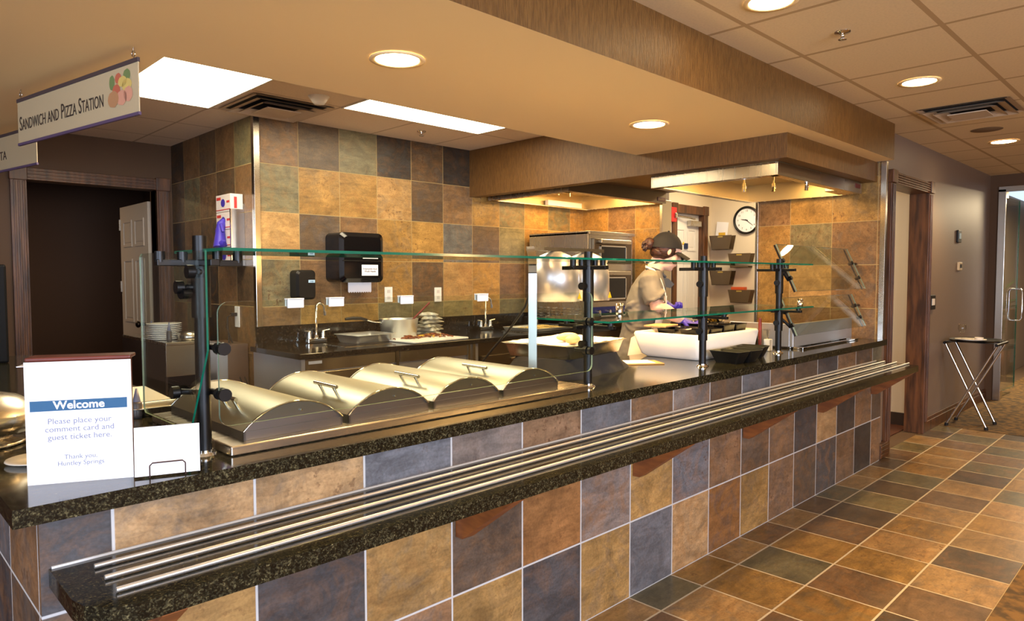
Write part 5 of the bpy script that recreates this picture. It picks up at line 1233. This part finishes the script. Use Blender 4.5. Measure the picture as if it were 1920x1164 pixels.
    rim_ = [p for p in top[-1]]; b.add([p for p in rim_]+[p+Vector((0, 0, -.004)) for p in rim_], [(j, j+1, 12+j, 11+j) for j in range(10)], 0, False, M=CM)
    b.build('visor', CAP, cp)
    MB().ball((.094, -.012, .075), (.004, .014, .011), 10, M=CM).build('emblem', YEL, cp)
    # jacket
    b = MB()
    b.loft([ell(-.045, 0, .84, .135, .19), ell(-.035, 0, .93, .130, .18), ell(-.02, 0, 1.03, .118, .162), ell(.0, 0, 1.14, .122, .165), ell(.02, 0, 1.24, .125, .175), ell(.038, 0, 1.32, .112, .178), ell(.05, 0, 1.38, .085, .135), ell(.07, 0, 1.425, .064, .075)])
    b.tube([RS+Vector((0, .04, .015)), RS+Vector((0, -.01, 0)), RS.lerp(RE, .45)+Vector((-.008, -.004, 0)), RS.lerp(RE, .80)+Vector((-.006, -.004, .0))], [.066, .068, .064, .062], 18)
    b.tube([LS+Vector((0, -.04, .015)), LS+Vector((0, .01, 0)), LS.lerp(LE, .5), LE+Vector((-.012, 0, .012))], [.07, .072, .068, .064], 18)
    rj = random.Random(8)
    for k in range(16):    # cloth folds
        z = rj.uniform(.96, 1.2); a0 = rj.uniform(-2.9, -1.2); sl = rj.uniform(-.02, .02); pts = [(-.008+.117*math.cos(a0+q*.2), .157*math.sin(a0+q*.2), z+q*sl) for q in range(6)]
        b.tube(pts, [.004, .012, .015, .015, .011, .004], 6)
    for k in range(6):
        q = RS.lerp(RE, .1+k*.12); u_ = (RE-RS).normalized(); s_ = u_.cross(Vector((1, 0, 0))).normalized(); w_ = u_.cross(s_)
        b.tube([q+(s_*math.cos(a+k)+w_*math.sin(a+k))*.064+u_*.02*math.sin(a*2+k) for a in (0, .5, 1, 1.5, 2, 2.5)], [.004, .010, .013, .012, .009, .004], 6)
    jk = b.build('jacket', JACKET, t); remesh(jk, .006, 5, .6)
    MB().tube([RS.lerp(RE, .74), RS.lerp(RE, .84)+Vector((-.005, -.003, 0))], [.056, .060], 20, cap=False).build('sleeve_cuff', mat('dark cuff', (58, 54, 54), .9), jk)
    b = MB().tube([(.02, -.055, 1.435), (.06, -.062, 1.432), (.10, -.05, 1.415), (.145, -.025, 1.38)], [.010, .013, .016, .010], 8).tube([(.02, .055, 1.435), (.06, .062, 1.432), (.10, .05, 1.415), (.145, .025, 1.38)], [.010, .013, .016, .010], 8)
    b.prism([(.12, 1.385), (.165, 1.37), (.200, 1.335), (.175, 1.31), (.135, 1.32)], 'Y', -.035, -.020)
    b.build('collar', mat('slate blue collar', (52, 58, 70), .8), jk)
    # apron
    b = MB()
    pts = [(.02, -.062, 1.448), (.075, -.078, 1.42), (.115, -.095, 1.36), (.142, -.085, 1.28), (.150, -.06, 1.22)]
    b.loft([[Vector(p)+Vector((.000, .0, 0))+w_ for w_ in (Vector((0, 0, .012)), Vector((.006, -.006, 0)), Vector((0, 0, -.012)), Vector((-.004, .004, 0)))] for p in pts])
    sk = []
    for z, rx, ry, cx in ((1.26, .130, .12, .022), (1.18, .130, .15, .012), (1.08, .126, .168, -.005), (1.0, .128, .178, -.015), (.9, .138, .192, -.03), (.78, .150, .205, -.035), (.60, .155, .20, -.03)):
        sk.append([Vector((cx+rx*1.03*math.cos(R(a)), ry*1.04*math.sin(R(a)), z)) for a in range(-112 if z < 1.05 else -50, 113 if z < 1.05 else 51, 14 if z < 1.05 else 6)][:17])
    m_ = min(len(q) for q in sk); sk = [q[:m_] for q in sk]
    vs = [p for q in sk for p in q]+[p*1.0+Vector((.003, 0, 0)) for q in sk for p in q]; K = len(sk)*m_
    b.add(vs[:K], [(i*m_+j, i*m_+j+1, (i+1)*m_+j+1, (i+1)*m_+j) for i in range(len(sk)-1) for j in range(m_-1)], 0, True)
    b.build('apron', CLOTHW, t, fixn=False)
    # trousers
    b = MB()
    for sy in (-1, 1): b.loft([ell(-.025, sy*.085, .92, .105, .10), ell(-.01, sy*.09, .5, .08, .08), ell(-.03, sy*.09, .10, .06, .06)])
    b.build('trousers', mat('black trousers', (30, 30, 34), .9), t)
    for nm, w_, d_, p_, s_ in (('glove', RW, RD, (0, .3, -1), 1), ('glove', LW, LD, (-.2, -.2, -1), -1)):
        b = MB(); hand(b, w_, d_, p_, s_, 1.15 if s_ > 0 else 1.35, 1.2 if s_ > 0 else 1.9); w2 = Vector(w_)-Vector(d_).normalized()*.02
        b.tube([w2-Vector(d_).normalized()*.035, w2+Vector(d_).normalized()*.02], [.036, .031], 14)
        g = b.build(nm, BLUE, t); remesh(g, .003, 3, .5)
person()
